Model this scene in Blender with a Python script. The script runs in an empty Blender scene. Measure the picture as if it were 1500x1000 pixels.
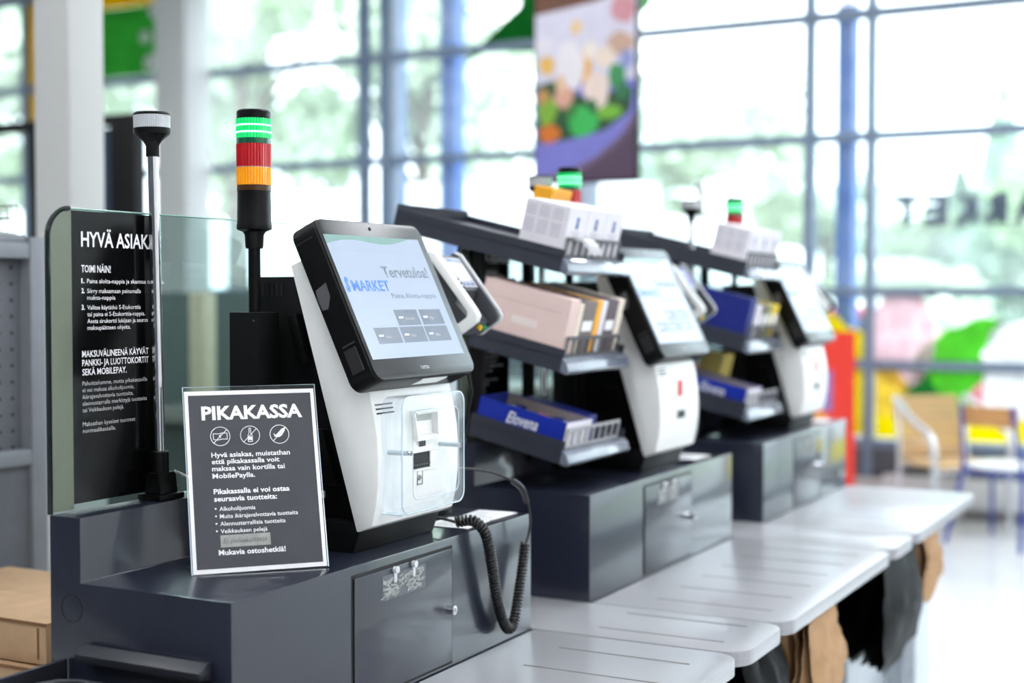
import bpy, bmesh, math, random
from mathutils import Vector, Matrix
random.seed(7)
SC = bpy.context.scene
COL = SC.collection
PI = math.pi

# ------------------------------------------------------------------ camera, sky, exposure
cam_d = bpy.data.cameras.new('camera'); cam = bpy.data.objects.new('camera', cam_d); COL.objects.link(cam)
cam_d.lens = 50; cam_d.sensor_width = 36; cam_d.clip_end = 300
cam.location = (0, 0, 1.455)
cam.rotation_euler = (math.radians(90 - 1.925), 0, math.radians(27.84))
cam_d.dof.use_dof = True; cam_d.dof.focus_distance = 2.38; cam_d.dof.aperture_fstop = 1.9; cam_d.dof.aperture_blades = 0
SC.camera = cam
SC.view_settings.view_transform = 'Standard'; SC.view_settings.look = 'None'
SC.view_settings.gamma = 1; SC.view_settings.use_curve_mapping = False
SC.view_settings.exposure = 0.36
SKY = 4.3
LAMP = 25.0
w = bpy.data.worlds.new('overcast_sky'); SC.world = w; w.use_nodes = True
nt = w.node_tree; nt.nodes.clear()
wo = nt.nodes.new('ShaderNodeOutputWorld'); bg = nt.nodes.new('ShaderNodeBackground')
tc = nt.nodes.new('ShaderNodeTexCoord'); nz = nt.nodes.new('ShaderNodeTexNoise'); cr = nt.nodes.new('ShaderNodeValToRGB')
nz.inputs['Scale'].default_value = 2.2; nz.inputs['Detail'].default_value = 4
cr.color_ramp.elements[0].position = .35; cr.color_ramp.elements[0].color = (.74, .88, 1.0, 1)
cr.color_ramp.elements[1].position = .65; cr.color_ramp.elements[1].color = (.92, .97, 1, 1)
nt.links.new(tc.outputs['Generated'], nz.inputs['Vector']); nt.links.new(nz.outputs['Fac'], cr.inputs['Fac'])
nt.links.new(cr.outputs['Color'], bg.inputs['Color']); bg.inputs['Strength'].default_value = SKY
nt.links.new(bg.outputs[0], wo.inputs[0])

# ------------------------------------------------------------------ materials
def lin(c):
    return tuple(((x/255)/12.92 if x/255 <= .04045 else ((x/255+.055)/1.055)**2.4) for x in c)
MATS = {}
def mat(name, rgb, rough=.5, metal=0, coat=0, var=.06, scale=30, spec=.5, bump=0, crough=.08, cior=1.5, emit=0, ecol=None):
    if name in MATS: return MATS[name]
    m = bpy.data.materials.new(name); m.use_nodes = True; MATS[name] = m
    t = m.node_tree; b = t.nodes['Principled BSDF']
    c = lin(rgb)
    n = t.nodes.new('ShaderNodeTexNoise'); n.inputs['Scale'].default_value = scale; n.inputs['Detail'].default_value = 3
    co = t.nodes.new('ShaderNodeTexCoord'); t.links.new(co.outputs['Object'], n.inputs['Vector'])
    r = t.nodes.new('ShaderNodeValToRGB')
    r.color_ramp.elements[0].position = .3; r.color_ramp.elements[1].position = .7
    r.color_ramp.elements[0].color = (*[x*(1-var) for x in c], 1); r.color_ramp.elements[1].color = (*[min(1, x*(1+var)) for x in c], 1)
    t.links.new(n.outputs['Fac'], r.inputs['Fac']); t.links.new(r.outputs['Color'], b.inputs['Base Color'])
    b.inputs['Roughness'].default_value = rough; b.inputs['Metallic'].default_value = metal
    b.inputs['Coat Weight'].default_value = coat; b.inputs['Coat Roughness'].default_value = crough; b.inputs['Coat IOR'].default_value = cior
    b.inputs['Specular IOR Level'].default_value = spec
    if bump:
        bp = t.nodes.new('ShaderNodeBump'); bp.inputs['Strength'].default_value = bump; bp.inputs['Distance'].default_value = .002
        t.links.new(n.outputs['Fac'], bp.inputs['Height']); t.links.new(bp.outputs['Normal'], b.inputs['Normal'])
    if emit:
        b.inputs['Emission Color'].default_value = (*lin(ecol or rgb), 1); b.inputs['Emission Strength'].default_value = emit
    return m
def glassy(name, tint, rough=.02, ior=1.45, haze=0.0, hazecol=(1, 1, 1), refl=1.0):
    """thin clear sheet: see-through with a Fresnel reflection and, where haze is set, a translucent veil"""
    if name in MATS: return MATS[name]
    m = bpy.data.materials.new(name); m.use_nodes = True; MATS[name] = m
    t = m.node_tree; t.nodes.clear(); N = t.nodes.new; L = t.links.new
    o = N('ShaderNodeOutputMaterial'); tr = N('ShaderNodeBsdfTransparent'); tr.inputs[0].default_value = (*tint, 1)
    gl = N('ShaderNodeBsdfGlossy'); gl.inputs['Roughness'].default_value = rough
    gl.inputs['Color'].default_value = (refl, refl, refl, 1)
    lw = N('ShaderNodeLayerWeight'); lw.inputs[0].default_value = .5           # Schlick, the same from both sides of the sheet
    pw = N('ShaderNodeMath'); pw.operation = 'POWER'; pw.inputs[1].default_value = 5; L(lw.outputs['Facing'], pw.inputs[0])
    f0 = ((ior-1)/(ior+1))**2
    ma = N('ShaderNodeMath'); ma.operation = 'MULTIPLY_ADD'; ma.inputs[1].default_value = 1-f0; ma.inputs[2].default_value = f0; L(pw.outputs[0], ma.inputs[0])
    mx = N('ShaderNodeMixShader'); L(ma.outputs[0], mx.inputs[0]); L(gl.outputs[0], mx.inputs[2])
    if haze:
        tl = N('ShaderNodeBsdfTranslucent'); tl.inputs[0].default_value = (*hazecol, 1)
        nz = N('ShaderNodeTexNoise'); nz.inputs['Scale'].default_value = 3
        mp = N('ShaderNodeMath'); mp.operation = 'MULTIPLY'; mp.inputs[1].default_value = haze*2
        L(nz.outputs['Fac'], mp.inputs[0])
        m2 = N('ShaderNodeMixShader'); L(mp.outputs[0], m2.inputs[0]); L(tr.outputs[0], m2.inputs[1]); L(tl.outputs[0], m2.inputs[2])
        L(m2.outputs[0], mx.inputs[1])
    else:
        L(tr.outputs[0], mx.inputs[1])
    L(mx.outputs[0], o.inputs[0]); return m
def emis(name, rgb, s):
    return mat(name, rgb, .6, emit=s)
def film(name, rgb, tl=.6):
    """printed film on a window: part diffuse, part translucent, so daylight glows through it"""
    if name in MATS: return MATS[name]
    m = bpy.data.materials.new(name); m.use_nodes = True; MATS[name] = m
    t = m.node_tree; t.nodes.clear(); N = t.nodes.new; L = t.links.new
    o = N('ShaderNodeOutputMaterial'); d = N('ShaderNodeBsdfDiffuse'); tt = N('ShaderNodeBsdfTranslucent'); mx = N('ShaderNodeMixShader')
    n = N('ShaderNodeTexNoise'); n.inputs['Scale'].default_value = 5
    r = N('ShaderNodeValToRGB'); c = lin(rgb)
    r.color_ramp.elements[0].position = .35; r.color_ramp.elements[1].position = .65
    r.color_ramp.elements[0].color = (*[x*.8 for x in c], 1); r.color_ramp.elements[1].color = (*[min(1, x*1.1) for x in c], 1)
    L(n.outputs['Fac'], r.inputs['Fac']); L(r.outputs['Color'], d.inputs[0]); L(r.outputs['Color'], tt.inputs[0])
    mx.inputs[0].default_value = tl; L(d.outputs[0], mx.inputs[1]); L(tt.outputs[0], mx.inputs[2]); L(mx.outputs[0], o.inputs[0])
    return m

SLATE = mat('slate_powder_coat', (31, 35, 49), .28, coat=.7, var=.04, scale=60, crough=.07, cior=1.6)
SLATE_D = mat('slate_gap', (12, 12, 14), .6)
TRAYM = mat('dark_tray_metal', (34, 36, 44), .4)
RACKM = mat('rack_charcoal', (50, 53, 64), .42)
LIPM = mat('ticket_strip_plastic', (110, 116, 130), .16, coat=.6)
FENCED = mat('fence_dark_plastic', (78, 78, 82), .45)
FENCEL = mat('fence_grey_plastic', (165, 165, 170), .4)
WHITEP = mat('terminal_white_plastic', (243, 243, 241), .38, var=.015)
BLACKP = mat('black_plastic', (7, 7, 8), .38, var=.1, spec=.22)
BLACKM = mat('black_powder_metal', (9, 9, 10), .5, var=.1, spec=.22)
BEZEL = mat('monitor_bezel', (15, 17, 22), .27, spec=.36)
DARKG = mat('dark_grey_plastic', (66, 67, 72), .35)
TABLE = mat('table_laminate', (158, 158, 162), .31, var=.035, scale=260, coat=.06)
TEDGE = mat('table_edge_band', (160, 162, 168), .3)
SLOT = mat('slot_rubber', (112, 108, 104), .7)
BASEM = mat('base_panel_grey', (192, 199, 206), .4)
CHROME = mat('polished_chrome', (225, 225, 230), .12, metal=1)
PAPER = mat('white_paper', (242, 241, 244), .7, var=.01)
PRINTD = mat('charcoal_print', (52, 54, 61), .5, var=.14, scale=14)
INKW = mat('white_ink', (246, 246, 248), .6, var=.01)
INKG = mat('grey_ink', (190, 190, 192), .6)
INKB = mat('black_ink', (26, 26, 28), .6)
BLKPRINT = mat('black_film_print', (7, 7, 8), .14, spec=.35)
ACRYL = glassy('clear_acrylic', (.97, .985, .985), .03, 1.49)
ACRYLE = mat('acrylic_edge', (205, 222, 232), .15, coat=.5)
GREENGL = glassy('green_tinted_glass', (.52, .64, .61), .01, 1.5)
GLEDGE = mat('glass_edge_trim', (22, 28, 26), .15, coat=.5)
WINGL = glassy('window_glass', (.93, .985, .97), .01, 1.5, haze=.15, hazecol=(.88, .96, 1))  # haze veil imitates flare and overexposure washing out the view
FRAME = mat('window_frame_grey', (116, 132, 152), .45)
BLUEST = mat('blue_painted_steel', (0, 92, 180), .5, spec=.3)
WALLW = mat('white_wall_paint', (225, 225, 223), .7)
CEILM = mat('ceiling_tile', (228, 229, 228), .8)
PILLAR = mat('pillar_paint', (192, 192, 190), .5, var=.01)
CARDB = mat('corrugated_cardboard', (178, 146, 112), .8, var=.08, scale=20)
CARDD = mat('cardboard_edge', (120, 86, 54), .85)
GOND = mat('gondola_grey', (128, 131, 138), .45)
GONDD = mat('gondola_panel_grey', (104, 107, 114), .5)

# ------------------------------------------------------------------ mesh helpers
class B:
    def __init__(s): s.bm = bmesh.new()
    def _bev(s, verts, bev, seg=2):
        if not bev: return
        vs = set(verts); ed = [e for e in s.bm.edges if e.verts[0] in vs and e.verts[1] in vs]
        bmesh.ops.bevel(s.bm, geom=ed, offset=bev, segments=seg, affect='EDGES', profile=.6)
    def box(s, x0, x1, y0, y1, z0, z1, bev=0, M=None, seg=2):
        r = bmesh.ops.create_cube(s.bm, size=1)
        T = Matrix.Translation(((x0+x1)/2, (y0+y1)/2, (z0+z1)/2)) @ Matrix.Diagonal((x1-x0, y1-y0, z1-z0, 1))
        bmesh.ops.transform(s.bm, matrix=(M @ T) if M else T, verts=r['verts'])
        s._bev(r['verts'], bev, seg); return s
    def prism(s, pts, d, bev=0, seg=2):
        """closed polygon pts (3D, in order) pushed along vector d"""
        d = Vector(d); a = [s.bm.verts.new(Vector(p)) for p in pts]; b = [s.bm.verts.new(Vector(p)+d) for p in pts]
        n = len(pts); fs = [s.bm.faces.new(a), s.bm.faces.new(b[::-1])]
        for i in range(n): fs.append(s.bm.faces.new((a[i], b[i], b[(i+1) % n], a[(i+1) % n])))
        bmesh.ops.recalc_face_normals(s.bm, faces=fs)
        s._bev(a+b, bev, seg); return s
    def lathe(s, prof, M=None, n=24, ribs=0):
        """prof: list of (r, z) turned round the local z axis"""
        M = M or Matrix(); rings = []
        for r, z in prof:
            ring = []
            for i in range(n):
                a = 2*PI*i/n; rr = r*(1-ribs*(i % 2)) if ribs else r
                ring.append(s.bm.verts.new(M @ Vector((rr*math.cos(a), rr*math.sin(a), z))))
            rings.append(ring)
        fs = []
        for p, q in zip(rings, rings[1:]):
            for i in range(n): fs.append(s.bm.faces.new((p[i], p[(i+1) % n], q[(i+1) % n], q[i])))
        fs.append(s.bm.faces.new(rings[0][::-1])); fs.append(s.bm.faces.new(rings[-1]))
        return s
    def cyl(s, p0, p1, r, r2=None, n=16):
        p0, p1 = Vector(p0), Vector(p1); d = p1-p0
        M = Matrix.Translation(p0) @ d.to_track_quat('Z', 'Y').to_matrix().to_4x4()
        return s.lathe([(r, 0), (r if r2 is None else r2, d.length)], M, n)
    def tube(s, path, r, n=8, closed=False):
        path = [Vector(p) for p in path]; rings = []; m = len(path)
        up = Vector((0, 0, 1)); prev = None
        for i, p in enumerate(path):
            a = path[(i-1) % m] if (closed or i) else p; b = path[(i+1) % m] if (closed or i < m-1) else p
            t = (b-a).normalized()
            if prev is None: x = t.orthogonal().normalized()
            else: x = (prev - t*prev.dot(t)).normalized()
            prev = x; y = t.cross(x)
            rr = r(i/(m-1)) if callable(r) else r
            rings.append([s.bm.verts.new(p + x*rr*math.cos(2*PI*k/n) + y*rr*math.sin(2*PI*k/n)) for k in range(n)])
        for i in range(m if closed else m-1):
            P, Q = rings[i], rings[(i+1) % m]
            for k in range(n): s.bm.faces.new((P[k], P[(k+1) % n], Q[(k+1) % n], Q[k]))
        if not closed: s.bm.faces.new(rings[0][::-1]); s.bm.faces.new(rings[-1])
        return s
    def poly(s, pts):
        s.bm.faces.new([s.bm.verts.new(Vector(p)) for p in pts]); return s
    def xf(s, M):
        bmesh.ops.transform(s.bm, matrix=M, verts=s.bm.verts); return s

ORG = {}
def link(name, me, m, parent=None, smooth=False, at=None):
    o = bpy.data.objects.new(name, me); COL.objects.link(o)
    if m: me.materials.append(m)
    if smooth:
        for p in me.polygons: p.use_smooth = True
        try: me.set_sharp_from_angle(angle=math.radians(35))
        except Exception: pass
    if parent is None:
        if at is None:
            bb = [v.co for v in me.vertices]
            at = Vector(((min(v.x for v in bb)+max(v.x for v in bb))/2, (min(v.y for v in bb)+max(v.y for v in bb))/2, min(v.z for v in bb)))
        at = Vector(at); me.transform(Matrix.Translation(-at)); o.location = at; ORG[o.name] = at
    else:
        me.transform(Matrix.Translation(-ORG[parent.name])); o.parent = parent; ORG[o.name] = ORG[parent.name]
    return o
def obj(name, b, m, parent=None, smooth=True, at=None):
    me = bpy.data.meshes.new(name); b.bm.normal_update(); b.bm.to_mesh(me); b.bm.free()
    return link(name, me, m, parent, smooth, at)
def root(name, loc, label, cat, group=None):
    o = bpy.data.objects.new(name, None); COL.objects.link(o); o.location = loc; o.empty_display_size = .05
    ORG[o.name] = Vector(loc); return tag(o, label, cat, group)
def tag(o, label, cat=None, group=None, kind=None):
    o['label'] = label
    if cat: o['category'] = cat
    if group: o['group'] = group
    if kind: o['kind'] = kind
    return o
def struct(o, label, cat): return tag(o, label, cat, None, 'structure')
def dup(o, off, label=None, skip=(), parent=None):
    if o.name.split('.')[0] in skip: return None
    c = o.copy(); COL.objects.link(c)
    if parent is not None: c.parent = parent; c.matrix_parent_inverse = Matrix()
    else: c.location = Vector(o.location)+Vector(off)
    for ch in list(o.children): dup(ch, (0, 0, 0), None, skip, c)
    if label: c['label'] = label
    return c

def text(name, s, size, o, u, v, m, parent, width=None, bold=0.0, shear=0, align='LEFT', sx=1.0, off=.0004, space=1.0, res=2):
    """a line of lettering: o = left end of the baseline, u right, v up; size = cap height"""
    cu = bpy.data.curves.new('lettering', 'FONT'); cu.body = s; cu.size = 1; cu.offset = bold; cu.shear = shear
    cu.resolution_u = res; cu.space_character = space; cu.align_x = 'LEFT'
    t = bpy.data.objects.new('lettering', cu); COL.objects.link(t)
    bpy.context.view_layer.update()
    me = bpy.data.meshes.new_from_object(t.evaluated_get(bpy.context.evaluated_depsgraph_get()))
    bpy.data.objects.remove(t); bpy.data.curves.remove(cu)
    if not me.vertices: return None
    x0 = min(p.co.x for p in me.vertices); x1 = max(p.co.x for p in me.vertices)
    k = size/.727; kx = k*sx
    if width: kx = width/(x1-x0)
    ax = 0 if align == 'LEFT' else ((x1-x0)/2 if align == 'CENTER' else (x1-x0))
    u = Vector(u).normalized(); v = Vector(v).normalized(); n = u.cross(v)
    o = Vector(o)+n*off
    for p in me.vertices: p.co = o + u*((p.co.x-x0-ax)*kx) + v*(p.co.y*k)
    me.name = name; me.materials.clear()
    return link(name, me, m, parent)

def rrect(w, h, r, n=5, x=0, y=0):
    pts = []
    for cx, cy, a0 in ((w-r, h-r, 0), (r, h-r, 90), (r, r, 180), (w-r, r, 270)):
        for i in range(n+1):
            a = math.radians(a0+90*i/n); pts.append((x+cx+r*math.cos(a), y+cy+r*math.sin(a)))
    return pts

# ================================================================== THE SETTING
WY = 9.6                                             # plane of the glazed wall
fl = root('floor', (0, 4, 0), 'glossy white shop floor of large tiles', 'floor'); fl['kind'] = 'structure'
TILE = mat('floor_tile', (226, 228, 230), .16, var=.03, scale=3, coat=.3)
obj('screed', B().box(-14, 5, -5, WY, -.12, -.004), mat('grout', (188, 188, 188), .8), fl)
tb = B().box(-.2985, .2985, -.2985, .2985, -.004, 0, .0008, seg=1); tme = bpy.data.meshes.new('floor_tile'); tb.bm.to_mesh(tme); tb.bm.free(); tme.materials.append(TILE)
for i in range(17):
    for j in range(17):
        x = -7.5+i*.6; y = -.3+j*.6
        if x > 1.2 or y+.3 > WY-.05: continue
        if y < 1 and x > -4: pass
        t = bpy.data.objects.new('floor_tile', tme); COL.objects.link(t); t.parent = fl; t.location = Vector((x, y, 0))-ORG['floor']
CH = 4.2
struct(obj('ceiling', B().box(-14, 5, -5, WY+.3, CH, CH+.2), CEILM), 'plain white ceiling over the checkouts', 'ceiling')
struct(obj('wall_back', B().box(-14, 5, -5.2, -5, 0, CH), mat('back_wall_grey', (84, 86, 90), .8)), 'grey wall behind the camera', 'wall')  # grey darkened so the cabinet faces mirror a dim shop
struct(obj('wall_left', B().box(-14.2, -14, -5, WY+.3, 0, CH), WALLW), 'white wall far to the left', 'wall')
struct(obj('wall_right', B().box(5, 5.2, -5, WY+.3, 0, CH), WALLW), 'white wall to the right of the aisle', 'wall')
# glazed wall, bay by bay
RAILS = (.45, .98, 1.47, 2.51, 3.33, CH-.05)
BAYS = [(-13.85, -10.13), (-10.13, -9.87), (-9.87, -8.42), (-8.08, -6.41), (-6.41, -6.15), (-6.15, -4.46), (-4.40, -2.76), (-2.76, -2.34), (-2.34, -.6), (-.54, 1.2), (1.2, 1.6), (1.6, 4.9)]
for k, (x0, x1) in enumerate(BAYS):
    wr = root('window_%d' % (k+1), ((x0+x1)/2, WY, .22), 'grey framed glazing bay between x %.1f and %.1f' % (x0, x1), 'window')
    wr['kind'] = 'structure'
    where = ['far left end of the glazed wall', 'narrow pair of posts at the far left', 'bay behind the poster left of the white column', 'tall bay right of the white column, behind the signal tower', 'narrow bay holding the left blue post', 'bay left of the hanging picture screen', 'bay right of the hanging picture screen', 'narrow bay holding the right blue post', 'bay behind the chairs with window stickers', 'bay to the right of the chairs', 'narrow bay beyond the chairs', 'far right end of the glazed wall'][k]
    wr['label'] = 'grey framed shop window, ' + where
    for x in (x0, x1-.03): obj('mullion', B().box(x, x+.03, WY-.06, WY+.06, .221, CH-.001), FRAME, wr)
    for z in RAILS: obj('rail', B().box(x0+.03, x1-.03, WY-.05, WY+.05, z-.03, min(z+.03, CH-.002)), FRAME, wr)
    obj('sill_panel', B().box(x0+.03, x1-.03, WY-.04, WY+.04, .22, .42), mat('sill_dark_grey', (84, 88, 96), .5), wr)
    for z0, z1 in zip(RAILS, RAILS[1:]):
        obj('pane', B().poly([(x0+.03, WY, z0+.03), (x1-.03, WY, z0+.03), (x1-.03, WY, z1-.03), (x0+.03, WY, z1-.03)]), WINGL, wr)
struct(obj('trim_1', B().box(-14, 5, WY-.08, WY+.12, 0, .22), mat('plinth_wall', (196, 196, 196), .6)), 'low pale plinth wall under the shop windows', 'plinth')
for k, (x, wd, lb) in enumerate(((-2.56, .12, 'bright blue steel post behind the narrow right glazing bay'), (-6.28, .17, 'bright blue steel post left of the hanging picture screen'), (-5.72, .14, 'pale blue post seen through the bay beside the picture screen'))):
    struct(obj('trim_%d' % (k+2), B().box(x-wd/2, x+wd/2, WY+.14, WY+.3, -.1, CH+.6), BLUEST if k != 1 else mat('blue_grey_steel', (60, 105, 150), .5)), lb, 'post')
# round-cornered white pillars
struct(obj('trim_5', B().box(-3.195, -3.055, 3.05, 3.19, 0, CH, .006), PILLAR), 'near white square pillar behind the black customer notice', 'pillar')
struct(obj('trim_6', B().box(-8.23, -7.90, 9.18, 9.5, 0, CH, .01), PILLAR), 'white column in line with the shop windows', 'pillar')

# ceiling lights
LEDM = emis('led_diffuser', (248, 251, 255), LAMP)
n = 0
for x in (-6.5, -3.4, -.9, 1.6, 3.8):
    for y in (-2.5, .6, 3.7, 6.8):
        c = root('ceiling_light', (x, y, CH-.08), '', 'light', 'led panels on the ceiling')
        c['label'] = 'long white led ceiling light, row %d from the left wall, number %d from the back' % ((-6.5, -3.4, -.9, 1.6, 3.8).index(x)+1, (-2.5, .6, 3.7, 6.8).index(y)+1)
        obj('housing', B().box(x-.15, x+.15, y-.75, y+.75, CH-.07, CH-.005, .005), WALLW, c)
        obj('diffuser', B().box(x-.13, x+.13, y-.73, y+.73, CH-.08, CH-.07), LEDM, c)

# ================================================================== OUTSIDE
struct(obj('ground', B().box(-90, 60, WY+.35, 110, -.3, -.12), mat('asphalt_pale', (132, 132, 132), .9, var=.15, scale=1.5)), 'pale asphalt car park outside the windows', 'ground')
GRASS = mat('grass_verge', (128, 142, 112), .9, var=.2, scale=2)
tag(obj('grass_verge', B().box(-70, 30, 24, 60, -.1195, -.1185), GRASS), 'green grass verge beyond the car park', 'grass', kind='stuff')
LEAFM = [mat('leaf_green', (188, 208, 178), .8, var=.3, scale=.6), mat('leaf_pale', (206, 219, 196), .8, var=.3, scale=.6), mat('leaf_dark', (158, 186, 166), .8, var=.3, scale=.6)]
BARK = mat('bark', (96, 84, 70), .9)
def crown(h, r, nl, conifer, seed):
    rd = random.Random(seed); vs = []; fs = []
    cl = [(rd.uniform(-.62, .62)*r, rd.uniform(-.62, .62)*r, rd.uniform(.34, .86)*h, rd.uniform(.25, .5)*r) for _ in range(11)]
    for i in range(nl):
        if conifer:
            z = h*(.12+.88*rd.random()**1.4); rr = r*(1-z/h)*rd.random()**.5+.05; a = rd.random()*2*PI; p = Vector((rr*math.cos(a), rr*math.sin(a), z))
        else:
            cx, cy, cz, cr_ = rd.choice(cl); d = Vector((rd.gauss(0, 1), rd.gauss(0, 1), rd.gauss(0, 1))).normalized()*cr_*rd.random()**.4
            p = Vector((cx, cy, cz))+d
        s = rd.uniform(.10, .24); a = Vector((rd.gauss(0, 1), rd.gauss(0, 1), rd.gauss(0, 1))).normalized()*s; b = a.orthogonal().normalized()*s*.6
        k = len(vs); vs += [p+a, p+b, p-a, p-b]; fs.append((k, k+1, k+2, k+3))
    me = bpy.data.meshes.new('foliage'); me.from_pydata([tuple(v) for v in vs], [], fs); return me
PROTO = {}
def tree(x, y, h, r, kind, label, seed):
    t = root('tree', (x, y, -.118), label, 'tree', 'trees beyond the car park')
    key = (kind, seed % 2)
    if key not in PROTO:
        f = crown(8, 2.6 if kind != 2 else 1.8, 2600, kind == 2, seed); f.materials.append(LEAFM[kind])
        b = B(); b.cyl((0, 0, 0), (0, 0, 6.4), .17, .05, 8)
        for q in range(5):
            a = q*1.3; b.cyl((0, 0, 2.4+q*.6), (1.3*math.cos(a), 1.3*math.sin(a), 4+q*.6), .07, .02, 6)
        m = bpy.data.meshes.new('trunk'); b.bm.to_mesh(m); b.bm.free(); m.materials.append(BARK); PROTO[key] = (f, m)
    f, m = PROTO[key]
    for nm, me in (('foliage', f), ('trunk', m)):
        o = bpy.data.objects.new(nm, me); COL.objects.link(o); o.parent = t
        if nm == 'foliage': o['kind'] = 'stuff'
    t.scale = (r/2.6, r/2.6, h/8); t.rotation_euler.z = seed*1.7
TREES = [(-33, 30, 13, 4.2, 0), (-28.5, 27, 12, 3.6, 1), (-25, 31, 14, 4.0, 0), (-21.5, 27, 12, 3.4, 1), (-19, 31, 13.5, 3.6, 0), (-17, 28, 11, 3.0, 1), (-16, 36, 10, 3.4, 2),
         (-15.5, 42, 9.5, 3.6, 1), (-18.4, 46, 8.8, 3.6, 0), (-13, 47, 6.0, 3.0, 1), (-9.6, 44, 4.4, 2.6, 0), (-7.9, 43, 5.2, 2.6, 2), (-6.4, 41, 7.2, 2.6, 2), (-4.6, 40, 5.6, 3.0, 0), (-2.2, 42, 6.4, 3.2, 1), (-10.8, 30, 2.6, 1.8, 1), (-5.2, 27, 2.4, 1.8, 1)]
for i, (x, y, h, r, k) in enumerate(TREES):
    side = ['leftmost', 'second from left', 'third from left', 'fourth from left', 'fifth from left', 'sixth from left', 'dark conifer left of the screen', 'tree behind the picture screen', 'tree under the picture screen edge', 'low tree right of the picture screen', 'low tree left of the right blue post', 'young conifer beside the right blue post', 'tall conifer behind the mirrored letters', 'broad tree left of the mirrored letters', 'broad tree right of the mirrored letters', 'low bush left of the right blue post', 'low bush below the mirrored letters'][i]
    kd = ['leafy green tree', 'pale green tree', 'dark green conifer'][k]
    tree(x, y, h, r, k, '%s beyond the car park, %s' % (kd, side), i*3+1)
# parked lorry
lr = root('lorry', (-10.2, 21, -.12), 'white box lorry parked outside the windows', 'lorry')
LW = mat('lorry_white', (238, 240, 242), .4); TYRE = mat('tyre_rubber', (30, 30, 32), .8)
obj('cargo_box', B().box(-12.6, -8.9, 19.9, 22.1, .75, 3.25, .04), LW, lr)
obj('cab', B().prism([(-8.8, 19.95, .5), (-7.3, 19.95, .5), (-7.25, 19.95, 1.5), (-7.75, 19.95, 2.6), (-8.8, 19.95, 2.7)], (0, 2.1, 0), .05), LW, lr)
obj('cab_window', B().box(-8.45, -7.75, 19.93, 19.95, 1.55, 2.3), mat('car_glass', (60, 80, 96), .1), lr)
obj('chassis', B().box(-12.4, -7.5, 20.2, 21.8, .42, .72), BLACKM, lr)
for x in (-11.9, -11.1, -8.1):
    for y in (20.1, 21.7): obj('wheel', B().cyl((x, y-.14, .36), (x, y+.14, .36), .48, n=20), TYRE, lr)
obj('marker_lamp', B().box(-8.96, -8.86, 19.86, 19.9, .9, 1.1), mat('marker_orange', (240, 120, 40), .3), lr)
def car(x, y, body, label, rot=0):
    c = root('car', (x, y, -.12), label, 'car', None)
    M = Matrix.Translation((x, y, -.12)) @ Matrix.Rotation(rot, 4, 'Z')
    prof = [(-2.1, .3), (2.1, .3), (2.15, .75), (1.2, .95), (.55, 1.45), (-1.1, 1.48), (-1.9, .98), (-2.15, .8)]
    obj('body', B().prism([(a, -.85, b) for a, b in prof], (0, 1.7, 0), .08).xf(M), body, c)
    for s in (-1, 1): obj('side_window', B().prism([(.98, s*.855, .98), (.45, s*.855, 1.36), (-1.0, s*.855, 1.38), (-1.55, s*.855, 1.0)], (0, s*.01, 0)).xf(M), mat('car_glass', (60, 80, 96), .1), c)
    for a in (-1.35, 1.35):
        for s in (-1, 1): obj('wheel', B().cyl((a, s*.72, .31), (a, s*.9, .31), .31, n=20).xf(M), TYRE, c)
car(-3.9, 14.6, mat('car_red', (205, 60, 66), .25, coat=.6), 'red car parked outside behind the leaf sticker')
car(-1.0, 18.4, mat('car_white', (235, 236, 238), .25, coat=.6), 'white car parked outside, right of the red car')
car(-15.2, 22.4, mat('car_silver', (176, 186, 196), .25, coat=.6), 'silver car parked left of the white lorry', .1)

# ================================================================== WINDOW PRINTS
def decal(name, pts, y, m, label=None, cat=None, parent=None, th=.002, group=None):
    o = obj(name, B().prism([(a, y, b) for a, b in pts], (0, -th, 0)), m, parent, smooth=False)
    if label: tag(o, label, cat, group)
    return o
DY = WY-.004
leaf = [(-2.18, .66), (-1.98, .50), (-1.78, .52), (-1.66, .62), (-1.70, .80), (-1.58, .92), (-1.62, 1.06), (-1.50, 1.22), (-1.54, 1.30), (-1.66, 1.29), (-1.74, 1.24), (-1.84, 1.22), (-1.90, 1.16), (-1.97, 1.13), (-2.05, 1.04), (-2.04, .94), (-2.12, .84)]
lf = root('leaf_sticker', (-1.8, DY, .5), 'bright green leaf print stuck on the glass behind the chairs', 'sticker')
obj('leaf', B().prism([(a, DY, b) for a, b in leaf], (0, -.002, 0)), film('film_green', (124, 216, 84)), lf, smooth=False)
obj('leaf_deep_green', B().prism([(a, DY-.0025, b) for a, b in [(-2.16, .68), (-1.98, .52), (-1.80, .56), (-1.82, .72), (-1.98, .94), (-2.03, .92), (-2.10, .84)]], (0, -.001, 0)), film('film_deep_green', (60, 176, 90)), lf, smooth=False)  # deeper green area of the printed leaf
decal('berry_sticker', [(-2.12+.34*math.cos(a)*.62, 1.16+.34*math.sin(a)) for a in [i*PI/12 for i in range(24)]], DY-.004, film('film_pale_pink', (250, 226, 230)), 'pale pink and white berry print left of the green leaf sticker', 'sticker')
decal('bread_sticker', [(-1.60+.0, .66), (-1.30, .62), (-1.22, .9), (-1.26, 1.2), (-1.42, 1.27), (-1.56, 1.22), (-1.60, 1.0)], DY-.006, film('film_white', (250, 250, 250)), 'white rounded print right of the green leaf sticker', 'sticker')
decal('yellow_band_sticker', [(-2.30, .49), (-.62, .49), (-.62, .66), (-1.2, .66), (-1.6, .62), (-2.30, .64)], DY-.009, film('film_yellow', (255, 236, 20)), 'yellow band print along the bottom of the glass behind the chairs', 'sticker')
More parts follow.
